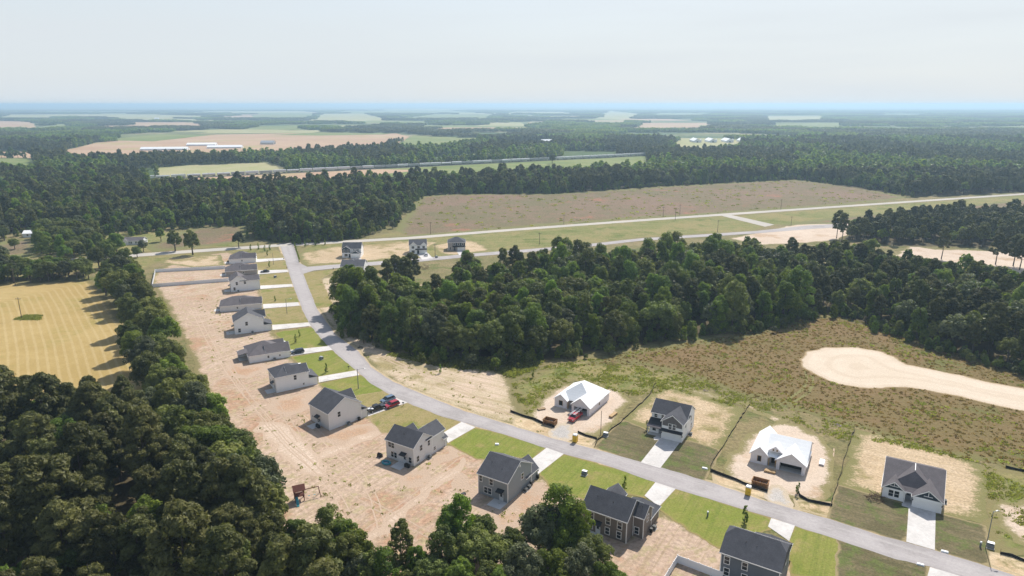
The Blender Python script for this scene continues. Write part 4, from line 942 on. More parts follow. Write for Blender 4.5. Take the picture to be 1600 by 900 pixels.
h.walls(0, 11.0, 0, 9.5, 5.4); h.hip(0, 11.0, 0, 9.5, 5.4, 2.8, (4.7, 4.7), (6.3, 4.7)); h.shed(3.0, 11.2, -1.1, -.01, 2.6, 3.1, 'S')
MB().box(3.0, 10.9, -.03, -.004, 3.3, 5.35).build('navy_band', M['navy'], h.root)
for x in (4.1, 6.7, 9.3): h.window('S', -.03, x, 3.6, 1.2, 1.3)
h.door('S', 0, 4.2, mat='navy'); h.window('S', 0, 1.5, .8); h.garage('S', 0, 8.3, 4.4); h.done()
h = House('house', 'dark roofed house half hidden behind the tall trees at the side street corner', gp(533, 430), (0, 0), 2, 'beige')
h.walls(0, 12.5, 0, 11, 5.0); h.gable(0, 12.5, 0, 11, 5.0, 2.4, 'x'); h.gable(4, 9, 5, 12, 5.0, 2.3, 'y'); h.window('S', 0, 3, 3); h.window('S', 0, 9, 3); h.done()
h = House('house', 'white house with dark roof half hidden behind thin pines', gp(607, 433), (0, 0), 4, 'white')
h.walls(0, 11, 0, 10, 5.4); h.gable(0, 11, 0, 10, 5.4, 2.6, 'x'); h.window('S', 0, 3, 3.2); h.window('S', 0, 8, 3.2); h.window('W', 0, 4, 3.3); h.window('S', 0, 3, .8); h.done()
# --- old houses at the left
h = House('ranch_house', 'low white ranch house with grey roof behind the big oaks', gp(181, 383), (0, 0), 5, 'white', 'roof2', group='old houses by the far road')
h.walls(0, 17, 0, 8, 2.7, corners=False); h.gable(0, 17, 0, 8, 2.7, 1.7, 'x'); h.gable(3, 8, -1, 4, 2.7, 1.2, 'y'); h.walls(3, 8, -1, -.01, 2.7, corners=False)
for x in (1.5, 10, 13): h.window('S', 0, x, .9, 1.1, 1.2)
h.window('S', -1, 5.5, .9, 1.5, 1.2); h.window('E', 17, 3, .9, 1.0, 1.2); h.window('E', 17, 6, .9, 1.0, 1.2); h.door('S', 0, 8.8); h.done()
h = House('ranch_house', 'small white house glimpsed among the trees at the far left', gp(36, 371), (0, 0), 12, 'white', 'wrap_roof', group='old houses by the far road')
h.walls(0, 11, 0, 7, 2.7, corners=False); h.gable(0, 11, 0, 7, 2.7, 1.6, 'x'); h.window('S', 0, 3, .9, 1, 1.2); h.window('S', 0, 8, .9, 1, 1.2); h.door('S', 0, 5.5); h.done()

# ------------------------------------------------------------------ vehicles
def car(px, py, heading, paint, label, kind='suv', L=4.8, W=1.9, H=1.72, name='parked_car'):
    """heading: world angle of the nose."""
    o = empty(name, gp(px, py) + (0.095,), heading); tag(o, label, 'car' if kind != 'pickup' else 'pickup truck')
    P = M[paint]; a = L / 2
    mb = MB()
    if kind == 'sedan':
        prof = [(-a, .35), (a, .33), (a, .62), (a - .15, .74), (a - 1.3, .86), (-a + .9, .9), (-a + .1, .86), (-a, .7)]
        cab = (-a + .75, a - 1.25, -a + 1.35, a - 2.2, H)
    elif kind == 'suv':
        prof = [(-a, .4), (a, .38), (a, .75), (a - .15, .92), (a - 1.15, 1.02), (-a + .05, 1.04), (-a, .85)]
        cab = (-a + .08, a - 1.05, -a + .45, a - 1.95, H)
    else:
        prof = [(-a, .5), (a, .48), (a, .95), (a - .12, 1.08), (a - 1.35, 1.16), (-a, 1.16)]
        cab = (-a + 2.0, a - 1.25, -a + 2.15, a - 2.1, H)
    if kind == 'pickup':
        mb.prism([(-a + 1.85, .5), (a, .48), (a, .95), (a - .12, 1.08), (a - 1.35, 1.16), (-a + 1.85, 1.16)], -W / 2, W / 2, 'y')
        mb.box(-a, -a + 1.85, -W / 2, W / 2, .5, .68)
        mb.box(-a, -a + 1.85, -W / 2, -W / 2 + .09, .68, 1.16); mb.box(-a, -a + 1.85, W / 2 - .09, W / 2, .68, 1.16); mb.box(-a, -a + .07, -W / 2 + .09, W / 2 - .09, .68, 1.16)
    else:
        mb.prism(prof, -W / 2, W / 2, 'y')
    body = mb.build('body', P, o, .05)
    z0 = prof[4][1] if kind != 'sedan' else .86
    b0, f0, b1, f1, zt = cab; wi = W / 2 - .06; wt = W / 2 - .24
    MB().hull([(x, y * wi, z0 - .03) for x in (b0, f0) for y in (-1, 1)] + [(x, y * wt, zt - .06) for x in (b1, f1) for y in (-1, 1)]).build('windows', M['glass'], o)
    MB().hull([(x, y * (wt + .02), zt - .07) for x in (b1 - .06, f1 + .08) for y in (-1, 1)] + [(x, y * (wt - .08), zt) for x in (b1 + .1, f1 - .1) for y in (-1, 1)]).build('roof', P, o)
    mb = MB()
    m = (b1 + f1) / 2
    for y in (-1, 1):
        for xb, xt in ((b0 + .04, b1), (m - .05, m - .05), (f0 - .06, f1)):
            mb.cyl((xb, y * (wi + .005), z0 - .03), (xt, y * (wt + .005), zt - .05), .05, n=5)
    mb.build('pillars', P, o)
    r = .36 if kind != 'sedan' else .33
    for x in (-a + .95, a - .95):
        for y in (-1, 1):
            wh = MB().cyl((x, y * (W / 2 - .2), r), (x, y * (W / 2 + .015), r), r, n=14).build('wheel', M['tyre'], o)
            MB().cyl((x, y * (W / 2 + .016), r), (x, y * (W / 2 + .03), r), r * .6, n=10).build('rim', M['rim'], wh)
    zl = prof[2][1]
    for y in (-1, 1):
        MB().box(a - .05, a + .012, y * (W / 2 - .3) - .2, y * (W / 2 - .3) + .2, zl - .08, zl + .08).build('headlight', M['lamp'], o)
        MB().box(-a - .012, -a + .04, y * (W / 2 - .14) - .1, y * (W / 2 - .14) + .1, zl, zl + .2).build('tail_light', M['tail'], o)
        MB().box(f0 - .35, f0 - .15, y * (W / 2 + .1) - .1, y * (W / 2 + .1) + .1, z0, z0 + .16).build('wing_mirror', P, o)
    MB().box(a - .02, a + .02, -W * .28, W * .28, zl - .22, zl - .05).build('grille', M['black'], o)
    return o

D8 = math.radians(46.5)
car(606, 627.5, D8 + math.pi, 'carblue', 'steel blue car parked beside the red one on the shared driveway', 'suv')
car(612.5, 635.5, D8 + math.pi, 'crimson', 'dark red car at the street end of the white house driveway', 'suv')
pk = car(587.5, 641.5, D8, 'carblack', 'black pickup truck closest to the white house garage', 'pickup', 5.7, 2.0, 1.9)
wx = pk.matrix_basis
for i, (x, y, w_, l_) in enumerate(((-2.2, .4, .5, .9), (-1.5, -.35, .9, .5))):
    p = wx @ Vector((x, y, .69))
    c = MB().box(-l_ / 2, l_ / 2, -w_ / 2, w_ / 2, 0, .55).build('white_crate', M['carwhite'], None, .03); c.location = p; c.rotation_euler = (0, 0, D8 + .1 * i)
    tag(c, ['white crate by the tailgate of the black pickup bed', 'white crate against the cab in the black pickup bed'][i], 'crate', 'crates in the black pickup')
car(465, 552, math.radians(28) + math.pi, 'carnavy', 'dark blue car on the driveway of the hip roofed white house', 'suv', 4.9)
car(414.2, 425.6, math.radians(21) + math.pi, 'carblack', 'black car on the driveway of the tan house', 'sedan', 4.7, 1.85, 1.45)
car(666, 399.5, math.radians(98), 'carwhite', 'white car on the driveway of the far twin gabled house', 'suv', 4.7)
rt = car(898.5, 655, math.radians(-123), 'red', 'red pickup truck with ladders reversed into the unfinished garage', 'pickup', 5.8, 2.0, 1.9)
def part(mb, name, mat, parent): return mb.build(name, M[mat], parent)
mb = MB()
for x in (-2.6, -1.1, 1.2):
    for y in (-.85, .85): mb.cyl((x, y, 1.1), (x, y, 2.1), .04, n=5)
    mb.box(x - .04, x + .04, -.9, .9, 2.08, 2.15)
part(mb, 'ladder_rack', 'metal', rt)
for y, lab, dx in ((-.55, 'silver ladder on the near side of the red truck rack', 0), (.5, 'silver ladder on the far side of the red truck rack', -.5)):
    l = empty('ladder', (0, 0, 0)); tag(l, lab, 'ladder', 'ladders on the red truck')
    l.matrix_world = rt.matrix_basis @ Matrix.Translation((-.6 + dx, y, 2.16))
    for s_ in (-.19, .19): MB().box(-3.4, 2.9, s_ - .03, s_ + .03, 0, .09).build('rail', M['tin'], l)
    mb = MB()
    for k in range(18): mb.cyl((-3.2 + k * .34, -.17, .045), (-3.2 + k * .34, .17, .045), .022, n=5)
    r_ = mb.build('rungs', M['tin'], l); r_['kind'] = 'stuff'

# ------------------------------------------------------------------ building site things
def dumpster(px, py, ang, label):
    o = empty('skip', gp(px, py) + (.05,), ang); tag(o, label, 'skip', 'rusty skips outside the unfinished houses')
    L, W, Hh = 3.7, 2.2, 1.45
    mb = MB()
    mb.box(-L / 2, L / 2, -W / 2, W / 2, .15, .25)
    mb.box(-L / 2, L / 2, -W / 2, -W / 2 + .1, .25, Hh); mb.box(-L / 2, L / 2, W / 2 - .1, W / 2, .25, Hh)
    mb.box(-L / 2, -L / 2 + .1, -W / 2 + .1, W / 2 - .1, .25, Hh); mb.box(L / 2 - .1, L / 2, -W / 2 + .1, W / 2 - .1, .25, Hh)
    mb.build('tub', M['rust'], o)
    for k in range(7):
        x = -L / 2 + .35 + k * (L - .7) / 6
        for y in (-1, 1):
            MB().box(x - .07, x + .07, min(y * (W / 2 + .003), y * (W / 2 + .11)), max(y * (W / 2 + .003), y * (W / 2 + .11)), .2, Hh - .1).build('rib', M['rust'], o)
    mb = MB(); mb.box(-L / 2 - .05, L / 2 + .05, -W / 2 - .12, -W / 2 - .003, Hh - .1, Hh + .06); mb.box(-L / 2 - .05, L / 2 + .05, W / 2 + .003, W / 2 + .12, Hh - .1, Hh + .06); 
    mb.box(-L / 2 - .1, -L / 2 - .003, -W / 2, W / 2, Hh - .1, Hh + .06); mb.box(L / 2 + .003, L / 2 + .1, -W / 2, W / 2, Hh - .1, Hh + .06); mb.build('rim_rail', M['rust'], o)
    mb = MB()
    for k in range(26):
        x, y, s_ = random.uniform(-1.5, 1.5), random.uniform(-.8, .8), random.uniform(.1, .35)
        mb.hull([(x + random.uniform(-s_, s_), y + random.uniform(-s_, s_) * .6, .3 + random.uniform(0, .55)) for _ in range(7)])
    r = mb.build('rubble', M['pink'], o); r['kind'] = 'stuff'
    for x in (-1.6, 1.6): MB().box(x - .12, x + .12, -W / 2, W / 2, 0, .149).build('skid', M['rust'], o)
dumpster(859.5, 662.5, math.radians(-30), 'rusty brown skip in front of the unfinished house with the red truck')
dumpster(1187.5, 759, math.radians(-31), 'rusty orange skip in front of the unfinished house with the dark porch gable')

def toilet(px, py, ang, label):
    o = empty('portable_toilet', gp(px, py) + (.05,), ang); tag(o, label, 'portable toilet', 'yellow portable toilets by the street')
    MB().box(-.58, .58, -.58, .58, .1, 2.1).build('cabin', M['yellow'], o, .03)
    MB().hull([(x * .62, y * .62, 2.1) for x in (-1, 1) for y in (-1, 1)] + [(x * .5, y * .5, 2.35) for x in (-1, 1) for y in (-1, 1)]).build('roof', M['carwhite'], o)
    d = MB().box(-.4, .4, -.62, -.581, .2, 1.95).build('door', M['yellow'], o, .01); MB().box(.26, .34, -.66, -.621, 1.0, 1.15).build('handle', M['black'], d)
    MB().box(-.6, .6, -.6, .6, 0, .1).build('skid_base', M['black'], o)
    MB().cyl((.35, .4, 2.1), (.35, .4, 2.6), .05, n=6).build('vent_pipe', M['carwhite'], o)
toilet(898.5, 690.5, math.radians(-30), 'yellow portable toilet near the gravel pad and the red truck')
toilet(1168.5, 773, math.radians(-32), 'yellow portable toilet with white roof below the orange skip')

def silt_fence(pts, label, hgt=.62, lean=0.0):
    P = [Vector((*gp(*p), 0)) for p in pts]
    o = empty('silt_fence', P[0]); tag(o, label, 'silt fence', 'black silt fences round the building plots')
    Q = []
    for a, b in zip(P, P[1:]):
        n = max(1, int((b - a).length / 1.6))
        Q += [a.lerp(b, i / n) for i in range(n)]
    Q.append(P[-1])
    Q = [q - P[0] + Vector((random.uniform(-.15, .15), random.uniform(-.15, .15), 0)) for q in Q]
    mb = MB(); bm = mb.bm
    rows = []
    for q in Q:
        s_ = random.uniform(-.2, .2) + lean; hh = hgt * random.uniform(.6, .85)
        rows.append([bm.verts.new((q.x + dx, q.y + dy, zz)) for dx, dy, zz in ((.12, .1, .04), (-.03, -.02, .03), (-.03 + s_ * .4, -.02 - s_ * .3, hh), (.04 + s_ * .4, .02 - s_ * .3, hh))])
    for A, B in zip(rows, rows[1:]):
        for i in range(4): bm.faces.new((A[i], A[(i + 1) % 4], B[(i + 1) % 4], B[i]))
    mb.build('fabric', M['silt'], o)
    for q in Q[::2]:
        MB().box(q.x + .05, q.x + .11, q.y + .03, q.y + .09, -.1, hgt + .3).build('stake', M['stake'], o)
    return o
silt_fence([(798, 643.5), (815, 650), (832, 655), (850, 663), (866, 668.5)], 'black silt fence left of the brown skip along the street', 1.0)
silt_fence([(903, 676), (916, 682), (933, 686.5)], 'short black silt fence behind the yellow toilet near the red truck', .9)
silt_fence([(929, 699), (934, 688), (950, 676), (966, 664), (985, 646), (1003, 630), (1014, 619), (1024, 600)], 'long black silt fence between the red truck plot and the white house')
silt_fence([(1110, 729), (1120, 712), (1136, 688), (1152, 662), (1171, 633)], 'long black silt fence between the white house and the second unfinished house')
silt_fence([(1110, 736), (1130, 744), (1150, 751), (1175, 762), (1199, 769)], 'black silt fence below the second unfinished house along the street', 1.0)
silt_fence([(1247, 769), (1249, 776), (1262, 783), (1280, 787), (1299, 790)], 'short black silt fence right of the gravel pad by the second unfinished house', .9)
silt_fence([(1297, 793), (1305, 768), (1314, 738), (1324, 702), (1335, 672)], 'thin dark silt fence between the second unfinished house and the navy gabled house')
silt_fence([(1562, 866), (1580, 870), (1600, 877), (1640, 890)], 'black silt fence at the right edge beyond the pole', .9)
silt_fence([(1572, 731), (1590, 735), (1620, 742)], 'black silt fence along the meadow at the right edge', .9)

# ------------------------------------------------------------------ poles and lamps
def pole(px, py, hgt, label, arms=1, lamp=0, group='utility poles', r=.15):
    o = empty('utility_pole' if not lamp else 'street_lamp', gp(px, py)); tag(o, label, 'utility pole' if not lamp else 'street lamp', group)
    MB().cyl((0, 0, -.3), (0, 0, hgt), r, r * .65, n=8).build('pole', M['wood' if not lamp else 'acgrey'], o)
    if arms:
        ca = MB().box(-1.2, 1.2, -.07, .07, hgt - .75, hgt - .6).build('crossarm', M['wood'], o)
        for x in (-1.05, -.4, .4, 1.05): MB().cyl((x, 0, hgt - .6), (x, 0, hgt - .38), .06, .04, n=6).build('insulator', M['acgrey'], ca)
    if lamp:
        mb = MB(); mb.cyl((0, 0, hgt - .25), (lamp * 1.9, 0, hgt + .15), .05, n=6); ar = mb.build('lamp_arm', M['metal'], o)
        x = lamp * 2.2
        MB().hull([(x - .4, y * .14, hgt + .08) for y in (-1, 1)] + [(x + .4, y * .18, hgt + .08) for y in (-1, 1)] + [(x, y * .1, hgt + .26) for y in (-1, 1)]).build('lamp_head', M['metal'], ar)
    return o
pole(34, 497.5, 9.5, 'lone wooden pole on the green patch in the cut field', 1)
pole(560, 607.5, 7.0, 'street lamp on the lawn beside the three parked vehicles', 0, 1, 'street lamps')
pole(448.5, 490.5, 7.0, 'street lamp on the lawn beside the fifth white house', 0, 1, 'street lamps', .12)
pole(427.5, 413.5, 7.0, 'street lamp on the lawn by the last houses of the row', 0, -1, 'street lamps', .12)
pole(938.5, 680, 7.5, 'bare pole at the silt fence by the red truck plot', 0, 0, r=.1)
pole(1540, 858, 9.0, 'leaning dark street lamp pole at the right edge of the street', 0, .4, 'street lamps', .1)
for px, py, hh, l in ((437.5, 379, 11, 'pole at the junction in front of the dark wood'), (1036, 340, 9, 'left of the three close poles beside the far road'), (1055, 344, 9, 'middle of the three close poles beside the far road'),
                      (1062, 336, 9, 'right of the three close poles beside the far road'), (881, 351, 8, 'pole in the fallow field left of the three close poles'), (1121, 363, 9, 'pole on the green verge near the link road'),
                      (1236, 352, 7, 'pole by the dirt patch near the right pine wood'), (843, 382, 8, 'thin pole on the verge behind the wood'), (1220, 327, 9, 'pole at the far right end of the fallow field'),
                      (24, 446, 9, 'pole standing before the dark hedge at the far left'), (680, 401, 8, 'pole beside the far driveway with the white car'), (673, 366, 9, 'faint pole in the fallow field beyond the far road')):
    pole(px, py, hh, l, 1, 0, 'utility poles along the far road', .17)

# ------------------------------------------------------------------ white vinyl fences
def vinyl(pts, label, hgt=1.8, seg=2.4):
    P = [Vector((*gp(*p), 0)) for p in pts]
    o = empty('vinyl_fence', P[0]); tag(o, label, 'fence', 'white vinyl garden fences')
    pm = xm = None
    for a, b in zip(P, P[1:]):
        n = max(1, round((b - a).length / seg)); d = (b - a) / n
        for i in range(n):
            q = a + d * i - P[0]
            Ln = d.length
            if pm is None:
                p_ = MB().box(.09, Ln - .09, -.03, .03, .06, hgt).build('fence_panel', M['vinyl'], o); pm = p_.data
                x_ = MB().box(-.075, .075, -.075, .075, -.2, hgt + .14).build('fence_post', M['vinyl'], o); xm = x_.data; base = Ln
            else:
                p_ = bpy.data.objects.new('fence_panel', pm); COL.objects.link(p_); p_.parent = o
                x_ = bpy.data.objects.new('fence_post', xm); COL.objects.link(x_); x_.parent = o
            an = math.atan2(d.y, d.x)
            for z_ in (p_, x_): z_.location = q; z_.rotation_euler = (0, 0, an)
            p_.scale = (Ln / base, 1, 1)
    return o
vinyl([(352, 420), (243, 425.5), (238, 449), (360, 439.5)], 'white vinyl fence round the yard of the tan house')
vinyl([(1128, 906), (1058, 879.5), (1030, 925)], 'white vinyl fence round the yard of the slate house at the bottom edge')

# ------------------------------------------------------------------ small things on the plots
def pedestal(px, py, label, s=1.0, mat='acgrey'):
    o = empty('utility_box', gp(px, py) + (.05,), math.radians(-30)); tag(o, label, 'utility box', 'utility boxes on the lawns')
    MB().box(-.55 * s, .55 * s, -.5 * s, .5 * s, -.05, .1).build('pad', M['slab'], o)
    MB().hull([(x * .48 * s, y * .42 * s, .1) for x in (-1, 1) for y in (-1, 1)] + [(x * .48 * s, .42 * s, .85 * s) for x in (-1, 1)] + [(x * .48 * s, -.42 * s, .6 * s) for x in (-1, 1)]).build('cabinet', M[mat], o)
    MB().box(-.5 * s, .5 * s, -.2 * s, .46 * s, .86 * s, .9 * s).build('lid', M['metal'], o)
for px, py, l in ((913, 742.5, 'dark utility box on the lawn left of the taupe house'), (946, 682, 'utility box on dark sod beside the silt fence'), (502, 562, 'dark utility box on the lawn by the sixth house'),
                  (1547, 856, 'pale utility box at the foot of the leaning lamp'), (430, 434, 'small dark utility box on the lawn by the tan house'), (682, 403, 'dark utility box beside the far driveway')):
    pedestal(px, py, l, 1.3)
for px, py, l in ((1105.5, 807, 'slim white marker post on the lawn above the slate house'), (1531.5, 855, 'slim white marker post left of the leaning lamp')):
    o = empty('marker_post', gp(px, py)); tag(o, l, 'marker post', 'white service marker posts')
    MB().cyl((0, 0, -.1), (0, 0, 1.1), .2, n=8).build('post', M['acgrey'], o); MB().cyl((0, 0, 1.1), (0, 0, 1.35), .24, .18, n=8).build('cap', M['carwhite'], o)
o = MB().hull([(x * .55, y * .4, 0) for x in (-1, 1) for y in (-1, 1)] + [(x * .45, y * .3, .35) for x in (-1, 1) for y in (-1, 1)]).build('meter_cover', M['tin'], None)
o.location = gp(776.5, 695) + (.05,); tag(o, 'white meter cover on the lawn left of the blue grey house', 'meter cover')
for px, py, l in ((1476, 863, 'white covered meter beside the street below the navy gabled house'), (1101, 732.5, 'white covered meter at the end of the silt fence'), (1438, 883, 'pale covered meter at the near kerb on the right')):
    o = MB().hull([(x * .7, y * .3, 0) for x in (-1, 1) for y in (-1, 1)] + [(x * .6, y * .22, .3) for x in (-1, 1) for y in (-1, 1)]).build('meter_cover', M['tin'], None)
    o.location = gp(px, py) + (.05,); o.rotation_euler = (0, 0, math.radians(-28)); tag(o, l, 'meter cover')
for px, py, l in ((443.5, 406.5, 'dark mailbox at the end of the first driveway of the row'), (448.5, 420.5, 'dark mailbox at the end of the driveway with the black car'), (545, 577.5, 'dark mailbox on the lawn beside the seventh driveway'), (630, 634.5, 'pale mailbox near the dark red car'),
                  (722, 426, 'dark mailbox on the grass by the side street near the thin pines'), (521, 422, 'dark mailbox on the grass at the side street corner')):
    o = empty('mailbox', gp(px, py)); tag(o, l, 'mailbox', 'mailboxes along the streets')
    MB().box(-.06, .06, -.06, .06, -.1, 1.0).build('post', M['wood'], o)
    MB().prism([(-.14, 1.0), (.14, 1.0), (.14, 1.2), (.08, 1.3), (-.08, 1.3), (-.14, 1.2)], -.3, .3, 'x').build('box', M['black'], o)
# play frame beside the near wood
o = empty('climbing_frame', gp(468, 781), math.radians(25)); tag(o, 'dark wooden climbing frame with pitched roof at the edge of the near wood', 'climbing frame')
for x in (-1, 1):
    for y in (-.8, .8): MB().box(x - .09, x + .09, y - .09, y + .09, -.1, 3.0).build('post', M['redwood'], o)
MB().box(-1.15, 1.15, -.95, .95, 1.35, 1.47).build('deck', M['redwood'], o)
MB().prism([(-1.3, 2.9), (0, 3.9), (1.3, 2.9), (1.3, 3.0), (0, 4.02), (-1.3, 3.0)], -1.4, 1.4, 'x').build('roof', M['redwood'], o)
MB().box(1.1, 4.6, -.07, .07, 2.35, 2.5).build('swing_beam', M['redwood'], o)
for x in (4.5,):
    for y in (-1, 1): MB().cyl((x, 0, 2.4), (x + .3, y * 1.1, -.05), .08, n=6).build('leg', M['redwood'], o)
MB().hull([(-1.0, -3.0, .1), (-.4, -3.0, .1), (-1.0, -.9, 1.4), (-.4, -.9, 1.4), (-1.0, -3.0, .2), (-.4, -3.0, .2), (-1.0, -.9, 1.5), (-.4, -.9, 1.5)]).build('slide', M['teal'], o)
for x in (2.2, 3.5):
    sw = MB().box(x - .25, x + .25, -.1, .1, .5, .55).build('swing', M['teal'], o)
    for dx in (-.23, .23): MB().cyl((x + dx, 0, .55), (x + dx, 0, 2.36), .015, n=4).build('chain', M['metal'], sw)
for k, y in enumerate((-.93, .93)):
    mb = MB()
    for i in range(8): mb.box(-1 + i * .27, -.9 + i * .27, y - .03, y + .03, 1.48, 2.2)
    r_ = mb.build('railing', M['redwood'], o); r_['kind'] = 'stuff'
# paddling pool, grill and chairs behind the beige house
o = empty('paddling_pool', (*HB.world(2.2, -2.6), 0), HB.frame[4]); tag(o, 'teal paddling pool behind the beige house', 'paddling pool')
mb = MB()
n = 20
for i in range(n):
    t0, t1 = 2 * math.pi * i / n, 2 * math.pi * (i + 1) / n
    mb.cyl((1.2 * math.cos(t0), .8 * math.sin(t0), .28), (1.2 * math.cos(t1), .8 * math.sin(t1), .28), .25, n=7)
mb.build('rim', M['teal'], o); MB().hull([(1.15 * math.cos(t), .75 * math.sin(t), z_) for t in np.linspace(0, 2 * math.pi, 16)[:-1] for z_ in (.06, .2)]).build('pool_floor', M['carblue'], o)
def grill(loc, rz, label):
    o = empty('covered_grill', loc, rz); tag(o, label, 'grill', 'garden grills behind the houses')
    MB().hull([(x * .75, y * .35, .05) for x in (-1, 1) for y in (-1, 1)] + [(x * .7, y * .3, .9) for x in (-1, 1) for y in (-1, 1)] + [(x * .4, 0, 1.25) for x in (-1, 1)]).build('cover', M['black'], o)
    for x in (-.5, .5): MB().cyl((x - .04, .3, .09), (x + .04, .3, .09), .09, n=8).build('wheel', M['tyre'], o)
grill((*HB.world(8.0, -1.2), 0), HB.frame[4], 'black covered grill at the corner of the beige house slab')
grill((*HB.world(-1.6, -.9), 0), HB.frame[4], 'black covered grill left of the beige house')
grill((*HC.world(5.9, -1.2), 0), HC.frame[4], 'black covered grill behind the white house with three vehicles')
o = empty('wheelbarrow', gp(724, 774.5), .7); tag(o, 'small dark wheelbarrow on the bare yard left of the blue grey house', 'wheelbarrow')
MB().hull([(x * .3, y * .2, .35) for x in (-1, 1) for y in (-1, 1)] + [(x * .55, y * .38, .7) for x in (-1, 1) for y in (-1, 1)]).build('tray', M['black'], o)
MB().cyl((.6, -.05, .2), (.6, .05, .2), .2, n=10).build('wheel', M['tyre'], o)
for y in (-.25, .25): MB().cyl((.6, y * .3, .25), (-.95, y * 1.2, .75), .03, n=5).build('handle', M['metal'], o)
# brush and rubble heaps
def heap(px, py, r, hgt, mat, label, cat='heap', n=40, name='brush_heap'):
    mb = MB()
    for k in range(n):
        a, d = random.uniform(0, 6.28), math.sqrt(random.random()) * r
        x, y, z_ = d * math.cos(a), d * math.sin(a) * .8, random.uniform(0, hgt) * (1 - (d / r) ** 2) + .05
        l_ = random.uniform(.5, 1.3) * r * .6; b = random.uniform(0, 6.28); e = random.uniform(-.3, .6)
        mb.cyl((x - l_ / 2 * math.cos(b), y - l_ / 2 * math.sin(b), max(0, z_ - e * l_ / 2)), (x + l_ / 2 * math.cos(b), y + l_ / 2 * math.sin(b), max(.03, z_ + e * l_ / 2)), .08, .04, n=5)
    o = mb.build(name, M[mat], None); o.location = gp(px, py) + (0.0,); tag(o, label, cat); return o
heap(1367, 779.5, 2.4, 1.5, 'mulch', 'dark brush heap left of the navy gabled house')
heap(661, 419, 4.5, 2.8, 'mulch', 'brown brush heap by the side street near the white car')
heap(563, 543.5, 1.1, .9, 'silt', 'small black debris heap at the street edge below the wood', n=24)
heap(1308, 665, 1.2, .6, 'pink', 'pale rubble heap at the meadow edge behind the second unfinished house', n=24, name='rubble_heap')
heap(1103, 611, 1.0, .5, 'pink', 'pale rubble heap on the meadow track behind the white house', n=20, name='rubble_heap')

def stack(px, py, rz, L, W, n, mat, label, name='board_stack'):
    o = empty(name, gp(px, py) + (.045,), rz); tag(o, label, 'board stack', 'board stacks on the building plots')
    for k in range(n):
        MB().box(-L / 2 + random.uniform(-.1, .1), L / 2 + random.uniform(-.1, .1), -W / 2 + random.uniform(-.06, .06), W / 2, .12 + k * .13, .235 + k * .13).build('board', M[mat], o)
    for x in (-L * .3, L * .3): MB().box(x - .06, x + .06, -W / 2, W / 2, 0, .118).build('bearer', M['lumber'], o)
stack(1203, 738, math.radians(-30), 2.6, 1.3, 3, 'lumber', 'low stack of boards before the porch of the second unfinished house')
stack(958, 650, math.radians(55), 3.6, 1.1, 4, 'lumber', 'stack of boards right of the red truck house')
stack(1284, 724, math.radians(60), 3.2, 1.2, 3, 'wrap', 'pale stack of boards right of the second unfinished house')
stack(846, 640, math.radians(20), 2.4, 1.2, 2, 'stake', 'low stack of boards left of the red truck house')

# ------------------------------------------------------------------ railway with its goods train
A, B = np.array(gp(190, 283.5)), np.array(gp(1040, 242.0))
dv = (B - A) / np.linalg.norm(B - A); ra = math.atan2(dv[1], dv[0]); LT = float(np.linalg.norm(B - A))
nr = np.array([-dv[1], dv[0]])
me = bpy.data.meshes.new('railway_bed')
prof = [(-3.4, .1), (-2.0, 1.1), (2.0, 1.1), (3.4, .1)]
vs = []
for e in (A - dv * 200, B + dv * 260):
    vs += [(e[0] + nr[0] * p, e[1] + nr[1] * p, z_) for p, z_ in prof]
me.from_pydata(vs, [], [(i, i + 4, i + 5, i + 1) for i in range(3)]); me.flip_normals(); me.materials.append(M['rail'])
o = bpy.data.objects.new('railway_bed', me); COL.objects.link(o); o['kind'] = 'structure'
rl = MB()
for s_ in (-.72, .72):
    a, b = A - dv * 200 + nr * s_, B + dv * 260 + nr * s_
    rl.cyl((*a, 1.18), (*b, 1.18), .08, n=4)
o = rl.build('rails', M['metal'], None); o['kind'] = 'structure'
def wagon(i, x, kind):
    o = empty('goods_wagon', (*(A + dv * x), 1.25), ra)
    tag(o, ['pale closed goods wagon in the long train beyond the wood', 'grey goods wagon in the long train beyond the wood', 'pale rounded tank wagon in the long train beyond the wood'][kind], 'train wagon',
        ['pale closed wagons of the goods train', 'grey wagons of the goods train', 'tank wagons of the goods train'][kind])
    L = 16.4
    if kind == 2:
        MB().cyl((-L / 2 + .5, 0, 2.5), (L / 2 - .5, 0, 2.5), 1.5, n=14).build('tank', M['wagon_w'], o); MB().cyl((0, 0, 3.9), (0, 0, 4.4), .5, n=8).build('dome', M['wagon_w'], o)
    elif kind == 0:
        MB().prism([(-1.5, 1.0), (1.5, 1.0), (1.6, 1.4), (1.6, 3.9), (1.1, 4.35), (-1.1, 4.35), (-1.6, 3.9), (-1.6, 1.4)], -L / 2, L / 2, 'x').build('body', M['wagon_w'], o)
        for k in range(5):
            MB().box(-L / 2 + 1.6 + k * 3.2, -L / 2 + 2.9 + k * 3.2, -.5, .5, 4.352, 4.5).build('hatch', M['wagon_g'], o)
    else:
        MB().box(-L / 2, L / 2, -1.5, 1.5, 1.0, 3.9).build('body', M['wagon_g'], o)
        for k in range(9): MB().box(-L / 2 + .3 + k * 1.95, -L / 2 + .45 + k * 1.95, -1.6, -1.503, 1.0, 3.9).build('rib', M['wagon_g'], o)
    MB().box(-L / 2 - .3, L / 2 + .3, -1.2, 1.2, .75, .99).build('underframe', M['black'], o)
    for x_ in (-L / 2 + 2.4, L / 2 - 2.4):
        b = MB().box(x_ - 1.2, x_ + 1.2, -1.1, 1.1, .35, .74).build('bogie', M['black'], o)
        for dx in (-.9, .9): MB().cyl((x_ + dx, -.8, .45), (x_ + dx, .8, .45), .45, n=10).build('wheelset', M['black'], b)
    return o
protos = {}
x = 10.0; i = 0
RW = random.Random(5)
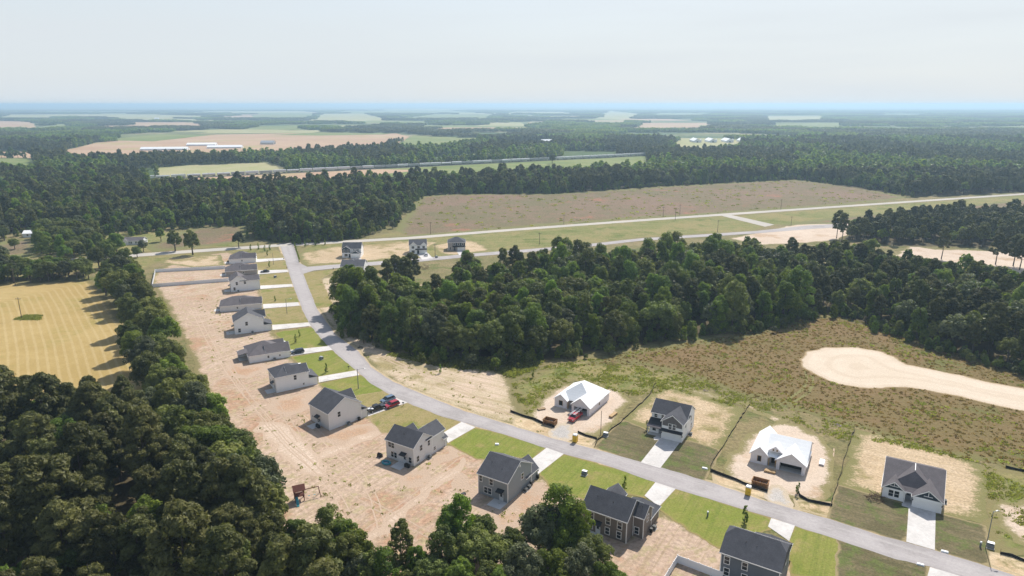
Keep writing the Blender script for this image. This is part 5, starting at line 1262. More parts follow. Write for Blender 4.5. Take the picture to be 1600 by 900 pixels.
while x < LT - 10:
    k = RW.choice([0, 0, 0, 1, 1, 2])
    if k not in protos: protos[k] = wagon(i, x, k)
    else:
        c = copy_tree(protos[k]); c.location = (*(A + dv * x), 1.25)
    x += 17.6; i += 1

# ------------------------------------------------------------------ farm buildings far off
def shed_far(px, py, ang, L, W, hw, rise, roof, wall, label, group='far farm buildings', name='farm_shed'):
    o = empty(name, gp(px, py), math.radians(ang)); tag(o, label, 'farm shed', group)
    mb = MB().box(-L / 2, L / 2, -W / 2, W / 2, -.3, hw); mb.prism([(-W / 2 + .01, hw), (W / 2 - .01, hw), (0, hw + rise - .08)], -L / 2 + .003, L / 2 - .003, 'x'); mb.build('wall', M[wall], o)
    s_ = rise / (W / 2)
    MB().prism([(-W / 2 - .5, hw - .5 * s_), (0, hw + rise), (W / 2 + .5, hw - .5 * s_), (W / 2 + .5, hw - .5 * s_ + .25), (0, hw + rise + .25), (-W / 2 - .5, hw - .5 * s_ + .25)], -L / 2 - .4, L / 2 + .4, 'x').build('roof', M[roof], o)
    MB().box(L / 2 + .003, L / 2 + .08, -2, 2, 0, min(hw - .2, 3.6)).build('door', M['acgrey'], o); MB().box(-L / 2 - .08, -L / 2 - .003, -2, 2, 0, min(hw - .2, 3.6)).build('door', M['acgrey'], o)
for k, px in enumerate((1086, 1110, 1136, 1161)):
    shed_far(px, 221.8, 86, 60, 17, 4.2, 5.2, 'tin', 'tin', ['leftmost white farm shed of the far right clearing', 'second white farm shed from the left in the far right clearing', 'third white farm shed from the left in the far right clearing', 'rightmost white farm shed of the far right clearing'][k])
    o = empty('feed_silo', gp(px + 9, 222.6)); tag(o, ['white feed silo right of the leftmost farm shed', 'white feed silo right of the second farm shed', 'white feed silo right of the third farm shed', 'white feed silo right of the last farm shed'][k], 'silo', 'feed silos by the far sheds')
    MB().cyl((0, 0, 2.5), (0, 0, 7.5), 1.8, n=12).build('barrel', M['tin'], o); MB().cyl((0, 0, 7.5), (0, 0, 9), 1.8, .3, n=12).build('cone', M['tin'], o); MB().cyl((0, 0, .4), (0, 0, 2.5), .4, 1.8, n=12).build('hopper', M['tin'], o)
    for dx, dy in ((1.5, 0), (-1.5, 0), (0, 1.5), (0, -1.5)): MB().cyl((dx, dy, -.2), (dx, dy, 3), .12, n=5).build('leg', M['metal'], o)
for px, py, L, W_, l in ((316, 227.5, 62, 20, 'white shed roof standing highest in the ploughed field'), (258, 234.5, 90, 16, 'long low white shed roof left of the others in the ploughed field'), (352, 231.5, 70, 16, 'long low white shed roof lowest right in the ploughed field')):
    shed_far(px, py, 8, L, W_, 3.0, 3.2, 'tin', 'tin', l)
shed_far(419, 225.5, 0, 30, 18, 4.5, 4.0, 'metal', 'metal', 'small grey barn standing alone in the ploughed field')
for px, py, l in ((245, 186.5, 'tiny white barn on the pale far field'), (238, 206, 'tiny white house before the far treeline'), (1475, 188.5, 'tiny white shed in the far right woods'), (1237, 217.5, 'tiny white roof among the right woods'), (854, 224.5, 'small pale roof in the woods left of the lone clump'), (1452, 189, 'tiny pale shed in the far right treetops')):
    shed_far(px, py, 10, 26, 14, 5, 5, 'tin', 'tin', l)

# ------------------------------------------------------------------ trees
def crown_data(kind, n, seed, H, R, size):
    """Leaf-sized faces spread over lobes of an uneven crown: quads and a light/dark value per leaf clump."""
    r = np.random.default_rng(seed)
    if kind == 'pine':
        K = 64
        zz = np.linspace(.40, .97, K) * H; zz += r.normal(0, .02 * H, K)
        rad = R * (.25 + .75 * np.sin(np.clip((1.03 - zz / H) / .62, 0, 1) * math.pi * .62)) * r.uniform(.45, .9, K)
        an = r.uniform(0, 2 * math.pi, K)
        C = np.stack([rad * np.cos(an), rad * np.sin(an), zz], 1); C[-2:, :2] *= .2
        LR = R * r.uniform(.15, .29, K); sq = r.uniform(.6, .85, K); asp = 2.2
    elif kind == 'tall':                                   # narrow pointed broadleaf (tulip tree, sweetgum)
        K = 70
        zz = np.linspace(.07, .95, K) * H
        rad = R * np.clip(np.sin(np.clip((1.02 - zz / H) * 1.5, 0, 1) * math.pi * .55) ** .65, .05, 1) * r.uniform(.45, .86, K)
        an = r.uniform(0, 2 * math.pi, K)
        C = np.stack([rad * np.cos(an), rad * np.sin(an), zz], 1)
        LR = R * r.uniform(.17, .31, K); sq = r.uniform(.8, 1.2, K); asp = 1.35
    else:
        K = 84
        d = r.normal(size=(K, 3)); d /= np.linalg.norm(d, axis=1)[:, None]; d[:, 2] = np.where(d[:, 2] < -.35, -d[:, 2] - .45, d[:, 2])
        C = d * np.array([R * .74, R * .74, H * .40]) * r.uniform(.7, 1.05, (K, 1)) + np.array([0, 0, H * .50])
        LR = R * r.uniform(.14, .27, K); sq = r.uniform(.75, 1.0, K); asp = 1.35
    wgt = LR ** 2; idx = r.choice(K, n, p=wgt / wgt.sum())
    d = r.normal(size=(n, 3)); d /= np.linalg.norm(d, axis=1)[:, None]
    d[:, 2] = np.where(d[:, 2] < -.55, -d[:, 2], d[:, 2])
    rr = LR[idx] * (1 - np.abs(r.normal(0, .16, n)))
    bumpy = 1 + .22 * np.sin(d[:, 0] * 7 + idx) * np.sin(d[:, 1] * 6 + idx * 2.1) * np.sin(d[:, 2] * 7 + idx * .7)
    P = C[idx] + d * (rr * bumpy)[:, None] * np.stack([np.ones(n), np.ones(n), sq[idx]], 1)
    nrm = d + r.normal(0, .45, (n, 3)); nrm[:, 2] += .25; nrm /= np.linalg.norm(nrm, axis=1)[:, None]
    t = r.normal(size=(n, 3))
    if kind == 'pine': t = d * .6 + t * .6 + np.array([0, 0, .3])
    t -= nrm * (t * nrm).sum(1)[:, None]; t /= np.linalg.norm(t, axis=1)[:, None] + 1e-9
    b = np.cross(nrm, t)
    s = size * r.uniform(.6, 1.35, n)
    if asp > 2: a_, b_ = s * 1.25, s * .5
    else: a_, b_ = s * .85, s * .62
    V = np.stack([P - t * a_[:, None], P + b * b_[:, None], P + t * a_[:, None], P - b * b_[:, None]], 1).reshape(-1, 3)
    tint = np.clip(.45 + .2 * r.normal(0, .7, K)[idx] + r.normal(0, .17, n), 0, 1)
    return V, tint, C

def leaf_mesh(name, V, tint, mat):
    n = len(tint)
    me = bpy.data.meshes.new(name)
    me.vertices.add(4 * n); me.vertices.foreach_set('co', V.astype(np.float32).ravel())
    me.loops.add(4 * n); me.loops.foreach_set('vertex_index', np.arange(4 * n, dtype=np.int32))
    me.polygons.add(n); me.polygons.foreach_set('loop_start', np.arange(0, 4 * n, 4, dtype=np.int32))
    a = me.attributes.new('tint', 'FLOAT', 'FACE'); a.data.foreach_set('value', tint.astype(np.float32))
    me.materials.append(mat); me.update(); me.validate()
    return me

def trunk_mb(mb, C, H, r0, kind):
    top = .93 if kind != 'round' else .6
    pts = [Vector((0, 0, -.4)), Vector((.012 * H, -.01 * H, .3 * H)), Vector((-.005 * H, .012 * H, .6 * H * top / .93)), Vector((0, 0, top * H))]
    rad = [r0 * 1.15, r0 * .8, r0 * .5, r0 * .12]
    for a, b, p, q in zip(pts, pts[1:], rad, rad[1:]): mb.cyl(a, b, p, q, n=7)
    for i, c in enumerate(C[::3][:13]):
        z = max(.25 * H, c[2] - (.1 if kind != 'round' else .26) * H)
        z = min(z, top * H * .95)
        mb.cyl((0, 0, z), (c[0] * .9, c[1] * .9, c[2]), r0 * .32, r0 * .08, n=5)

SPEC = {'pine': (19.0, 4.6, .32, 'pine'), 'tall': (18.5, 5.3, .36, 'oak'), 'round': (15.0, 6.2, .45, 'dusk')}
HI, LO, FAR = {}, {}, {}
MIX = {'pine': ['pine'] * 7, 'tall': ['oak', 'bright', 'oak', 'dusk', 'oak', 'bright', 'dusk'], 'round': ['dusk', 'oak', 'dusk', 'grey', 'dusk', 'oak', 'dusk']}
for kd, (H, R, r0, lm) in SPEC.items():
    HI[kd] = []; LO[kd] = []; FAR[kd] = []
    for v in range(7):
        n = {'pine': 12000, 'tall': 10500, 'round': 12500}[kd]
        V, t, C = crown_data(kd, n, 100 + v * 7 + len(kd), H * (1 + .12 * math.sin(v * 2.3)), R * (1 + .16 * math.cos(v * 1.7)), .32 if kd != 'pine' else .34)
        cm_ = leaf_mesh('crown', V, t, LM[MIX[kd][v]])
        mb = MB(); trunk_mb(mb, C, H, r0, kd)
        bmesh.ops.recalc_face_normals(mb.bm, faces=mb.bm.faces)
        tm = bpy.data.meshes.new('trunk'); mb.bm.to_mesh(tm); mb.bm.free(); tm.materials.append(M['bark'])
        HI[kd].append((cm_, tm))
    def merged(v, n, size, nm):
        V, t, C = crown_data(kd, n, 300 + v * 5 + len(kd), H * (1 + .1 * math.sin(v * 2.3)), R * (1 + .14 * math.cos(v * 1.7)), size)
        me = leaf_mesh(nm, V, t, LM[MIX[kd][v]])
        bm = bmesh.new(); bm.from_mesh(me)
        lay = bm.faces.layers.float.get('tint')
        mb = MB(); mb.bm.free(); mb.bm = bm
        mb.cyl((0, 0, -.4), (0, 0, .8 * H if kd != 'round' else .55 * H), r0, r0 * .4, n=5)
        for f in list(bm.faces)[n:]: f.material_index = 1
        bm.to_mesh(me); bm.free(); me.materials.append(M['bark'])
        return bpy.data.objects.new(nm, me)
    for v in range(4): LO[kd].append(merged(v, 2400, .66, kd + '_tree_model'))
    for v in range(3): FAR[kd].append(merged(v, 260, 1.9, kd + '_tree_model'))

def scatter(name, P, rz, sc, var, models, label=None, kind='stuff'):
    """One object: models set out on points by geometry nodes."""
    me = bpy.data.meshes.new(name); me.from_pydata([tuple(p) for p in P], [], [])
    for nm, ty, arr in (('rz', 'FLOAT', rz), ('sc', 'FLOAT', sc), ('var', 'INT', var)):
        a = me.attributes.new(nm, ty, 'POINT'); a.data.foreach_set('value', np.asarray(arr, np.float32 if ty == 'FLOAT' else np.int32))
    o = bpy.data.objects.new(name, me); COL.objects.link(o); o['kind'] = kind
    ng = bpy.data.node_groups.new(name, 'GeometryNodeTree')
    ng.interface.new_socket('Geometry', in_out='INPUT', socket_type='NodeSocketGeometry')
    ng.interface.new_socket('Geometry', in_out='OUTPUT', socket_type='NodeSocketGeometry')
    N, L = ng.nodes, ng.links
    gi, go, jn = N.new('NodeGroupInput'), N.new('NodeGroupOutput'), N.new('GeometryNodeJoinGeometry')
    def attr(nm, ty):
        n = N.new('GeometryNodeInputNamedAttribute'); n.data_type = ty; n.inputs['Name'].default_value = nm; return n.outputs['Attribute']
    rzv = N.new('ShaderNodeCombineXYZ'); L.new(attr('rz', 'FLOAT'), rzv.inputs[2])
    scs, vs_ = attr('sc', 'FLOAT'), attr('var', 'INT')
    for k, mo in enumerate(models):
        ob = N.new('GeometryNodeObjectInfo'); ob.inputs['Object'].default_value = mo; ob.inputs['As Instance'].default_value = True
        cp = N.new('FunctionNodeCompare'); cp.data_type = 'INT'; cp.operation = 'EQUAL'
        ins = [s for s in cp.inputs if s.type == 'INT']
        L.new(vs_, ins[0]); ins[1].default_value = k
        ip = N.new('GeometryNodeInstanceOnPoints')
        L.new(gi.outputs[0], ip.inputs['Points']); L.new(cp.outputs[0], ip.inputs['Selection']); L.new(ob.outputs['Geometry'], ip.inputs['Instance'])
        L.new(rzv.outputs[0], ip.inputs['Rotation']); L.new(scs, ip.inputs['Scale'])
        L.new(ip.outputs[0], jn.inputs[0])
    L.new(jn.outputs[0], go.inputs[0])
    o.modifiers.new('scatter', 'NODES').node_group = ng
    return o

def jgrid(lo, hi, s, jit=.42):
    gx, gy = np.meshgrid(np.arange(lo[0], hi[0], s), np.arange(lo[1], hi[1], s))
    gx = gx + (np.arange(gx.shape[0])[:, None] % 2) * s * .5
    P = np.stack([gx.ravel(), gy.ravel()], 1)
    return P + RNG.uniform(-jit, jit, P.shape) * s

TREES = []       # x, y, species, scale, region
def plant(poly, s, mix, scl, region, px=True):
    Q = gpn(poly) if px else np.asarray(poly, float)
    P = jgrid(Q.min(0), Q.max(0), s); P = P[inpoly(P, Q)]
    kinds = list(mix); pr = np.array([mix[k] for k in kinds]); pr = pr / pr.sum()
    for x, y in P:
        k = kinds[RNG.choice(len(kinds), p=pr)]
        m, d = scl[k]
        TREES.append((x, y, k, float(np.clip(RNG.normal(m, d), m - 2 * d, m + 2 * d)), region))
def from_top(px, py, kd, sc, region):
    x, y = gp(px, py, SPEC[kd][0] * sc * .97); TREES.append((x, y, kd, sc, region))

# near wood, lower left
plant([(-160, 702), (60, 694), (176, 690), (300, 745), (380, 842), (425, 895), (510, 970), (590, 1060), (-160, 1060)], 7.6, {'pine': .8, 'tall': .08, 'round': .12},
      {'pine': (1.02, .12), 'tall': (.78, .12), 'round': (.9, .12)}, 'nearwood')
for px, py in ((12, 606), (40, 598), (78, 598), (100, 610), (140, 598), (156, 618)): from_top(px, py, 'pine', .86, 'fieldedge')
# hedgerow of broad oaks between the cut field and the yards
for px, py, s_ in ((158, 372, .9), (190, 382, .95), (172, 402, 1.0), (205, 414, 1.0), (160, 425, .85), (222, 440, 1.05), (196, 448, .95), (236, 462, 1.05), (215, 478, 1.0), (252, 486, 1.1), (200, 505, .95), (236, 512, 1.1), (256, 530, 1.0), (228, 548, 1.05),
                   (272, 562, 1.1), (300, 572, 1.0), (242, 575, .95), (262, 600, 1.1), (300, 606, 1.1), (325, 618, .95), (232, 612, .85), (278, 640, 1.1), (315, 652, 1.1), (345, 652, .95), (250, 662, .95), (300, 690, 1.0), (345, 690, 1.1), (385, 705, 1.0), (405, 722, .9), (335, 735, 1.05), (380, 748, 1.05), (415, 745, .9)):
    from_top(px, py, 'round', s_ * .95, 'hedgerow')
for px, py, s_ in ((166, 378, 1.0), (186, 402, 1.05), (170, 416, 1.0), (192, 432, 1.05), (178, 366, 1.0), (150, 385, .9), (200, 396, 1.1), (182, 420, 1.1), (214, 430, 1.1), (200, 462, 1.1), (232, 478, 1.05), (208, 520, .95), (222, 532, .95), (262, 548, 1.0), (285, 590, 1.05), (316, 632, 1.0), (262, 622, 1.05), (240, 596, .95),
                   (300, 670, 1.0), (330, 672, 1.05), (362, 672, .95), (370, 720, 1.05), (405, 752, 1.0), (350, 712, 1.0), (412, 790, .85)):
    from_top(px, py, 'round', s_, 'hedgerow')
for px, py in ((190, 598), (205, 612), (178, 640)): from_top(px, py, 'pine', .8, 'hedgepines')
# clump in front of the nearest houses
for px, py, k, s_ in ((515, 800, 'tall', .68), (503, 818, 'round', .72), (529, 816, 'round', .72), (548, 834, 'round', .7), (516, 832, 'round', .72), (498, 842, 'tall', .6), (540, 846, 'tall', .6), (478, 838, 'round', .6), (460, 815, 'round', .55), (560, 872, 'round', .55), (625, 826, 'tall', .62), (600, 862, 'tall', .55), (650, 850, 'tall', .55), (578, 872, 'tall', .5),
                      (690, 832, 'tall', .62), (720, 788, 'tall', .72), (748, 796, 'round', .75), (705, 800, 'tall', .66), (738, 828, 'round', .72), (775, 838, 'round', .66), (800, 820, 'round', .7), (842, 800, 'round', .75), (875, 764, 'tall', .82), (905, 780, 'tall', .78), (892, 812, 'round', .75), (862, 796, 'round', .72),
                      (925, 840, 'round', .62), (945, 868, 'round', .6), (968, 884, 'round', .5), (905, 858, 'round', .66), (860, 846, 'round', .75), (815, 860, 'round', .7), (765, 870, 'round', .66), (715, 866, 'round', .66), (672, 872, 'round', .6), (640, 884, 'round', .55), (875, 886, 'round', .6), (780, 892, 'round', .55)):
    from_top(px, py, k, s_, 'frontclump')
# the big wood in the middle
plant([(532, 486), (552, 516), (580, 532), (640, 548), (715, 566), (775, 566), (800, 572), (860, 555), (930, 548), (1000, 535), (1090, 522), (1170, 515), (1235, 502), (1262, 470), (1200, 420), (1100, 413), (1000, 419), (900, 427), (800, 436), (715, 452), (690, 475), (600, 482), (560, 466)],
      6.9, {'tall': .42, 'round': .46, 'pine': .12}, {'tall': (.82, .15), 'round': (.86, .17), 'pine': (.82, .12)}, 'midwood')
plant([(1262, 470), (1240, 502), (1290, 488), (1330, 493), (1400, 520), (1460, 545), (1540, 566), (1700, 612), (1740, 540), (1660, 505), (1590, 474), (1540, 456), (1460, 440), (1400, 424), (1300, 412), (1200, 412)],
      6.6, {'tall': .2, 'round': .35, 'pine': .45}, {'tall': (.74, .14), 'round': (.76, .15), 'pine': (.7, .11)}, 'midwood')
for px, py, s_ in ((531, 425, 1.0), (546, 422, 1.0), (562, 421, 1.05), (579, 423, 1.05), (590, 432, 1.0), (536, 440, 1.0), (542, 428, 1.0), (556, 427, 1.05), (580, 428, 1.1), (572, 445, 1.0), (545, 452, 1.0), (1252, 424, 1.15), (1230, 436, 1.05), (1150, 447, 1.05), (728, 386, .95), (870, 376, .95), (885, 376, .9), (735, 400, .9), (1180, 370, .8), (1168, 374, .8)): from_top(px, py, 'tall', s_, 'midwood')
for px, py in ((604, 412), (617, 402), (632, 408), (643, 398), (636, 418)): from_top(px, py, 'pine', .92, 'thinpines')
plant([(1312, 372), (1345, 378), (1400, 384), (1440, 380), (1530, 386), (1700, 390), (1720, 340), (1600, 342), (1500, 343), (1420, 346), (1350, 358)], 6.6, {'pine': .65, 'round': .35}, {'pine': (.68, .09), 'round': (.62, .09)}, 'rightpines')
for px, py, k in ((1564, 367, 'pine'), (1592, 369, 'pine'), (1602, 374, 'pine'), (1478, 360, 'pine'), (1312, 333, 'pine'), (1320, 338, 'pine')): from_top(px, py, k, .95, 'rightpines')
# trees on their own
for px, py, k, s_, r in ((270, 362, 'round', .86, 'lone1'), (297, 362, 'round', 1.0, 'lone2'), (371, 364, 'round', .66, 'lone3'), (863, 240.5, 'round', 1.05, 'lone4'), (249, 357, 'round', .62, 'lone5')): from_top(px, py, k, s_, r)
plant([(-90, 452), (-90, 434), (20, 432), (60, 428), (134, 424), (142, 436), (60, 441)], 5.0, {'round': 1}, {'round': (.62, .08)}, 'lefthedge')
plant([(-90, 440), (-90, 420), (8, 418), (14, 436)], 6.5, {'round': 1}, {'round': (.8, .1)}, 'lefthedge')
plant([(-60, 376), (-60, 364), (24, 366), (30, 372), (14, 378)], 9.0, {'round': 1}, {'round': (.7, .12)}, 'ranchtrees')
plant([(58, 400), (66, 372), (80, 362), (150, 364), (160, 392), (135, 400)], 8.0, {'round': .8, 'tall': .2}, {'round': (.85, .1), 'tall': (.65, .1)}, 'ranchtrees')
for px, py, s_ in ((62, 366, .7), (84, 352, .9), (98, 378, .8), (112, 374, .8), (108, 352, .9), (140, 358, .85), (58, 350, .8), (20, 372, .5), (212, 384, .5), (222, 376, .5), (124, 382, .6)): from_top(px, py, 'round', s_, 'ranchtrees')
# woods of the left middle ground and behind the fallow field
FRONT = [(-400, 372), (0, 366), (30, 364), (75, 358), (200, 361), (310, 350), (388, 351), (393, 372), (480, 379), (560, 371), (606, 352), (632, 328), (650, 306), (700, 302), (868, 301.5), (1050, 289.5), (1240, 279.5), (1335, 290.5), (1428, 307), (1600, 300), (2200, 262)]
FX, FY = np.array(FRONT).T
def wild(P, top):
    """True where open woodland grows: beyond the front line, off the fields, nearer than the level 'top'."""
    px, py = proj(P[:, 0], P[:, 1])
    ok = (py < np.interp(px, FX, FY)) & (py > top)
    Q = np.stack([px, py], 1)
    for f in FIELDS: ok &= ~inpoly(Q, f)
    return ok & (px > -90) & (px < 1690)
P = jgrid((-800, 430), (1300, 860), 6.1); P = P[wild(P, 150)]
zone = [(noise.noise(Vector((x / 160, y / 160, 4.0)))) for x, y in P]
for (x, y), zn in zip(P, zone):
    u = RNG.random()
    k = ('tall' if u < .3 else 'pine' if u < .7 else 'round') if x < 60 else (('pine' if u < .75 else 'round') if zn > -.15 else ('round' if u < .7 else 'tall'))
    TREES.append((x, y, k, float(np.clip(RNG.normal(.74, .14), .48, 1.1)), 'backwood'))

REG = {
    'nearwood': {'pine': ('shaggy dark pine crowded into the near wood at the lower left', 'pines of the near wood'), 'tall': ('leafy green tree among the pines of the near wood', 'leafy trees of the near wood'), 'round': ('round leafy tree among the pines of the near wood', 'round trees of the near wood')},
    'fieldedge': {'pine': ('tall pine with bare trunk at the lower edge of the cut field', 'pines along the cut field')},
    'hedgerow': {'round': ('broad dark oak in the row between cut field and bare yards', 'oaks between the cut field and the yards')},
    'hedgepines': {'pine': ('thin pine with visible trunk beside the oak row at the cut field corner', 'thin pines at the cut field corner')},
    'frontclump': {'tall': ('pointed leafy tree in the clump before the nearest houses', 'pointed trees before the nearest houses'), 'round': ('rounded leafy tree in the clump before the nearest houses', 'rounded trees before the nearest houses')},
    'midwood': {'tall': ('pointed bright green tree in the big wood behind the street', 'pointed trees of the big wood'), 'round': ('rounded dull green tree in the big wood behind the street', 'rounded trees of the big wood'), 'pine': ('dark pine standing in the big wood behind the street', 'pines of the big wood')},
    'thinpines': {'pine': ('thin bare trunked pine beside the half hidden white house', 'thin pines by the half hidden house')},
    'rightpines': {'pine': ('tall pine of the wood by the dirt loop at the right', 'pines of the right wood'), 'round': ('round tree among the pines of the right wood', 'round trees of the right wood')},
    'lone1': {'round': ('smaller left one of the two lone trees by the far road', None)}, 'lone2': {'round': ('larger right one of the two lone trees by the far road', None)},
    'lone3': {'round': ('dark lone tree behind the last house by the far road', None)}, 'lone4': {'round': ('lone round tree standing on the railway field', None)}, 'lone5': {'round': ('small round tree right of the white ranch house', None)},
    'lefthedge': {'round': ('low dark tree in the hedge above the cut field at the far left', 'trees of the hedge above the cut field')},
    'ranchtrees': {'round': ('dark tree standing round the old ranch houses at the far left', 'trees round the old ranch houses'), 'tall': ('pointed tree standing round the old ranch houses at the far left', 'pointed trees round the old ranch houses')},
    'backwood': {'pine': ('dark pine at the front of the wood beyond the far road', 'pines of the wood beyond the far road'), 'tall': ('bright pointed tree in the wood beyond the far road', 'pointed trees of the wood beyond the far road'), 'round': ('rounded tree in the wood beyond the far road', 'rounded trees of the wood beyond the far road')},
}
WORD = {'pine': ('dark pine', 'pines'), 'tall': ('pointed green tree', 'pointed trees'), 'round': ('rounded leafy tree', 'rounded trees')}
ZONES = {
    'midwood': [((548, 500), 'at the left end of the big wood above the sandy strip'), ((650, 545), 'at the wood edge facing the curve of the street'), ((780, 565), 'at the wood corner above the sand heap'), ((880, 550), 'at the wood edge behind the red truck house'),
                ((1060, 525), 'at the wood edge above the rust coloured meadow'), ((1240, 495), 'at the inner corner of the wood above the meadow'), ((1380, 510), 'at the wood edge right behind the graded sand circle'), ((1540, 560), 'at the wood edge by the right end of the meadow'),
                ((700, 480), 'deep in the left part of the big wood'), ((860, 480), 'deep in the middle of the big wood'), ((1050, 460), 'deep in the wood behind the rust coloured meadow'), ((740, 440), 'at the back of the wood near the white car house'), ((900, 425), 'at the back of the wood along the side street'),
                ((1100, 412), 'at the back of the wood near the link road'), ((1300, 405), 'at the back of the wood near the dirt loop'), ((1400, 460), 'deep in the right part of the big wood'), ((1580, 470), 'at the back of the wood at the right edge')],
    'nearwood': [((60, 670), 'in the near wood just below the cut field'), ((60, 760), 'in the left of the near wood'), ((60, 900), 'in the bottom left corner of the near wood'), ((220, 720), 'in the near wood below the oak row'), ((220, 850), 'in the middle of the near wood'), ((250, 1000), 'at the bottom of the near wood'),
                 ((400, 850), 'at the near wood edge below the climbing frame'), ((430, 960), 'at the right bottom of the near wood')],
    'hedgerow': [((160, 420), 'in the oak row at the far road end'), ((190, 460), 'in the oak row beside the white garden fence'), ((215, 500), 'in the oak row beside the long grey roof'), ((235, 560), 'in the oak row beside the fifth white house'), ((265, 620), 'in the oak row beside the hip roofed houses'), ((310, 700), 'in the oak row where it meets the near wood'), ((390, 800), 'at the lower end of the oak row above the climbing frame')],
    'frontclump': [((520, 930), 'right below the climbing frame'), ((640, 950), 'at the bottom between two clumps'), ((720, 920), 'in the clump below the blue grey house'), ((800, 950), 'at the bottom of the clump below the blue grey house'), ((880, 890), 'against the left side of the taupe house'), ((930, 960), 'below the taupe house')],
    'backwood': [((60, 350), 'behind the small white house at the far left'), ((200, 340), 'behind the white ranch house'), ((330, 335), 'behind the fallow patch by the lone trees'), ((440, 355), 'facing the street junction beyond the far road'), ((540, 350), 'facing the far road left of the fallow field'), ((620, 325), 'at the corner of the fallow field'), ((760, 290), 'along the back of the fallow field, left half'), ((1050, 280), 'along the back of the fallow field, middle'), ((1300, 280), 'at the right end of the fallow field')],
}
def zone_phrase(x, y, kd, reg):
    if reg not in ZONES: return None
    b = min(ZONES[reg], key=lambda z: (gp(*z[0])[0] - x) ** 2 + (gp(*z[0])[1] - y) ** 2)
    return WORD[kd][0] + ' ' + b[1], WORD[kd][1] + ' ' + b[1]
def add_tree(x, y, kd, s_, reg):
    rz = RNG.uniform(0, 6.28); v = int(RNG.integers(0, 7))
    if reg == 'nearwood' and MIX[kd][v] == 'bright': v -= 1
    o = bpy.data.objects.new({'pine': 'pine_tree', 'tall': 'leafy_tree', 'round': 'oak_tree'}[kd], None); COL.objects.link(o)
    o.location = (x, y, 0); o.rotation_euler = (0, 0, rz)
    o.scale = (s_ * RNG.uniform(.92, 1.1), s_ * RNG.uniform(.92, 1.1), s_); o.empty_display_size = 1
    lab, grp = REG[reg][kd]
    zp = zone_phrase(x, y, kd, reg)
    if zp: lab, grp = zp
    tag(o, lab, {'pine': 'pine tree', 'tall': 'leafy tree', 'round': 'oak tree'}[kd], grp)
    for nm, me in zip(('crown', 'trunk'), HI[kd][v]):
        c = bpy.data.objects.new(nm, me); COL.objects.link(c); c.parent = o
ALWAYS = {'fieldedge', 'hedgerow', 'hedgepines', 'frontclump', 'thinpines', 'lone1', 'lone2', 'lone3', 'lone4', 'lone5', 'lefthedge', 'ranchtrees'}
seen = []
for i, (x, y, k, s_, r) in enumerate(TREES):
    h_ = SPEC[k][0] * s_
    tx, ty = proj(x, y, h_ * .8)
    if -70 < tx < 1670 and ty < 960 and y > 60: seen.append((0 if r in ALWAYS else 1, math.hypot(x, y), i))
seen.sort()
cnt = {'pine': 0, 'tall': 0, 'round': 0}; LIM = {'pine': 295, 'tall': 295, 'round': 295}
rest = {}
for pr, d, i in seen:
    x, y, k, s_, r = TREES[i]
    if cnt[k] < LIM[k] and r in REG:
        cnt[k] += 1; add_tree(x, y, k, s_, r)
    else: rest.setdefault((r, k), []).append((x, y, s_))
print('individual trees', cnt, 'rest', {k: len(v) for k, v in rest.items()})
NMS = {'pine': 'pine_woods', 'tall': 'leafy_woods', 'round': 'mixed_woods'}
for (r, k), L_ in rest.items():
    A_ = np.array(L_); n = len(A_)
    scatter(NMS[k], np.c_[A_[:, :2], np.zeros(n)], RNG.uniform(0, 6.28, n), A_[:, 2], RNG.integers(0, 4, n), LO[k])
# farther woods, tree by tree, then in stands
def woods(ya, yb, s, k, name, mods, sc, low=.6):
    P = jgrid((-1.0 * yb, ya), (1.0 * yb, yb), s); P = P[np.abs(P[:, 0]) < P[:, 1] * .8 + 60]
    P = P[wild(P, 150)]
    zn = np.array([noise.noise(Vector((x / 210, y / 260, 7.0))) for x, y in P])
    if k == 'pine': P = P[zn > -.02]
    elif k == 'round': P = P[zn <= -.02]
    n = len(P); print(name, n)
    return scatter(name, np.c_[P, np.zeros(n)], RNG.uniform(0, 6.28, n), np.clip(RNG.normal(sc, .15, n), low, 1.5), RNG.integers(0, len(mods), n), mods)
woods(860, 1750, 7.4, 'pine', 'pine_woods', FAR['pine'], .7)
woods(860, 1750, 8.2, 'round', 'mixed_woods', FAR['tall'] + FAR['round'], .76)
# stands: 70 m patches of crowns
STAND = []
for v in range(4):
    r = np.random.default_rng(900 + v); Vs, Ts = [], []
    pp = jgrid((-42, -42), (42, 42), 8.5)
    for q in pp:
        kd = ['round', 'tall', 'pine'][r.integers(0, 3)] if v % 2 else 'pine'
        V, t, C = crown_data(kd, 46, int(r.integers(1e6)), SPEC[kd][0], SPEC[kd][1], 3.6)
        s_ = r.uniform(.75, 1.15); a = r.uniform(0, 6.28)
        R_ = np.array([[math.cos(a), -math.sin(a), 0], [math.sin(a), math.cos(a), 0], [0, 0, 1]])
        Vs.append((V * s_ * np.array([1, 1, .72])) @ R_.T + np.array([q[0], q[1], 0])); Ts.append(np.clip(t * .8 + .1 + r.normal(0, .1), 0, 1))
    me = leaf_mesh('tree_stand_model', np.concatenate(Vs), np.concatenate(Ts), LM['pine' if v % 2 == 0 else 'oak'])
    STAND.append(bpy.data.objects.new('tree_stand_model', me))
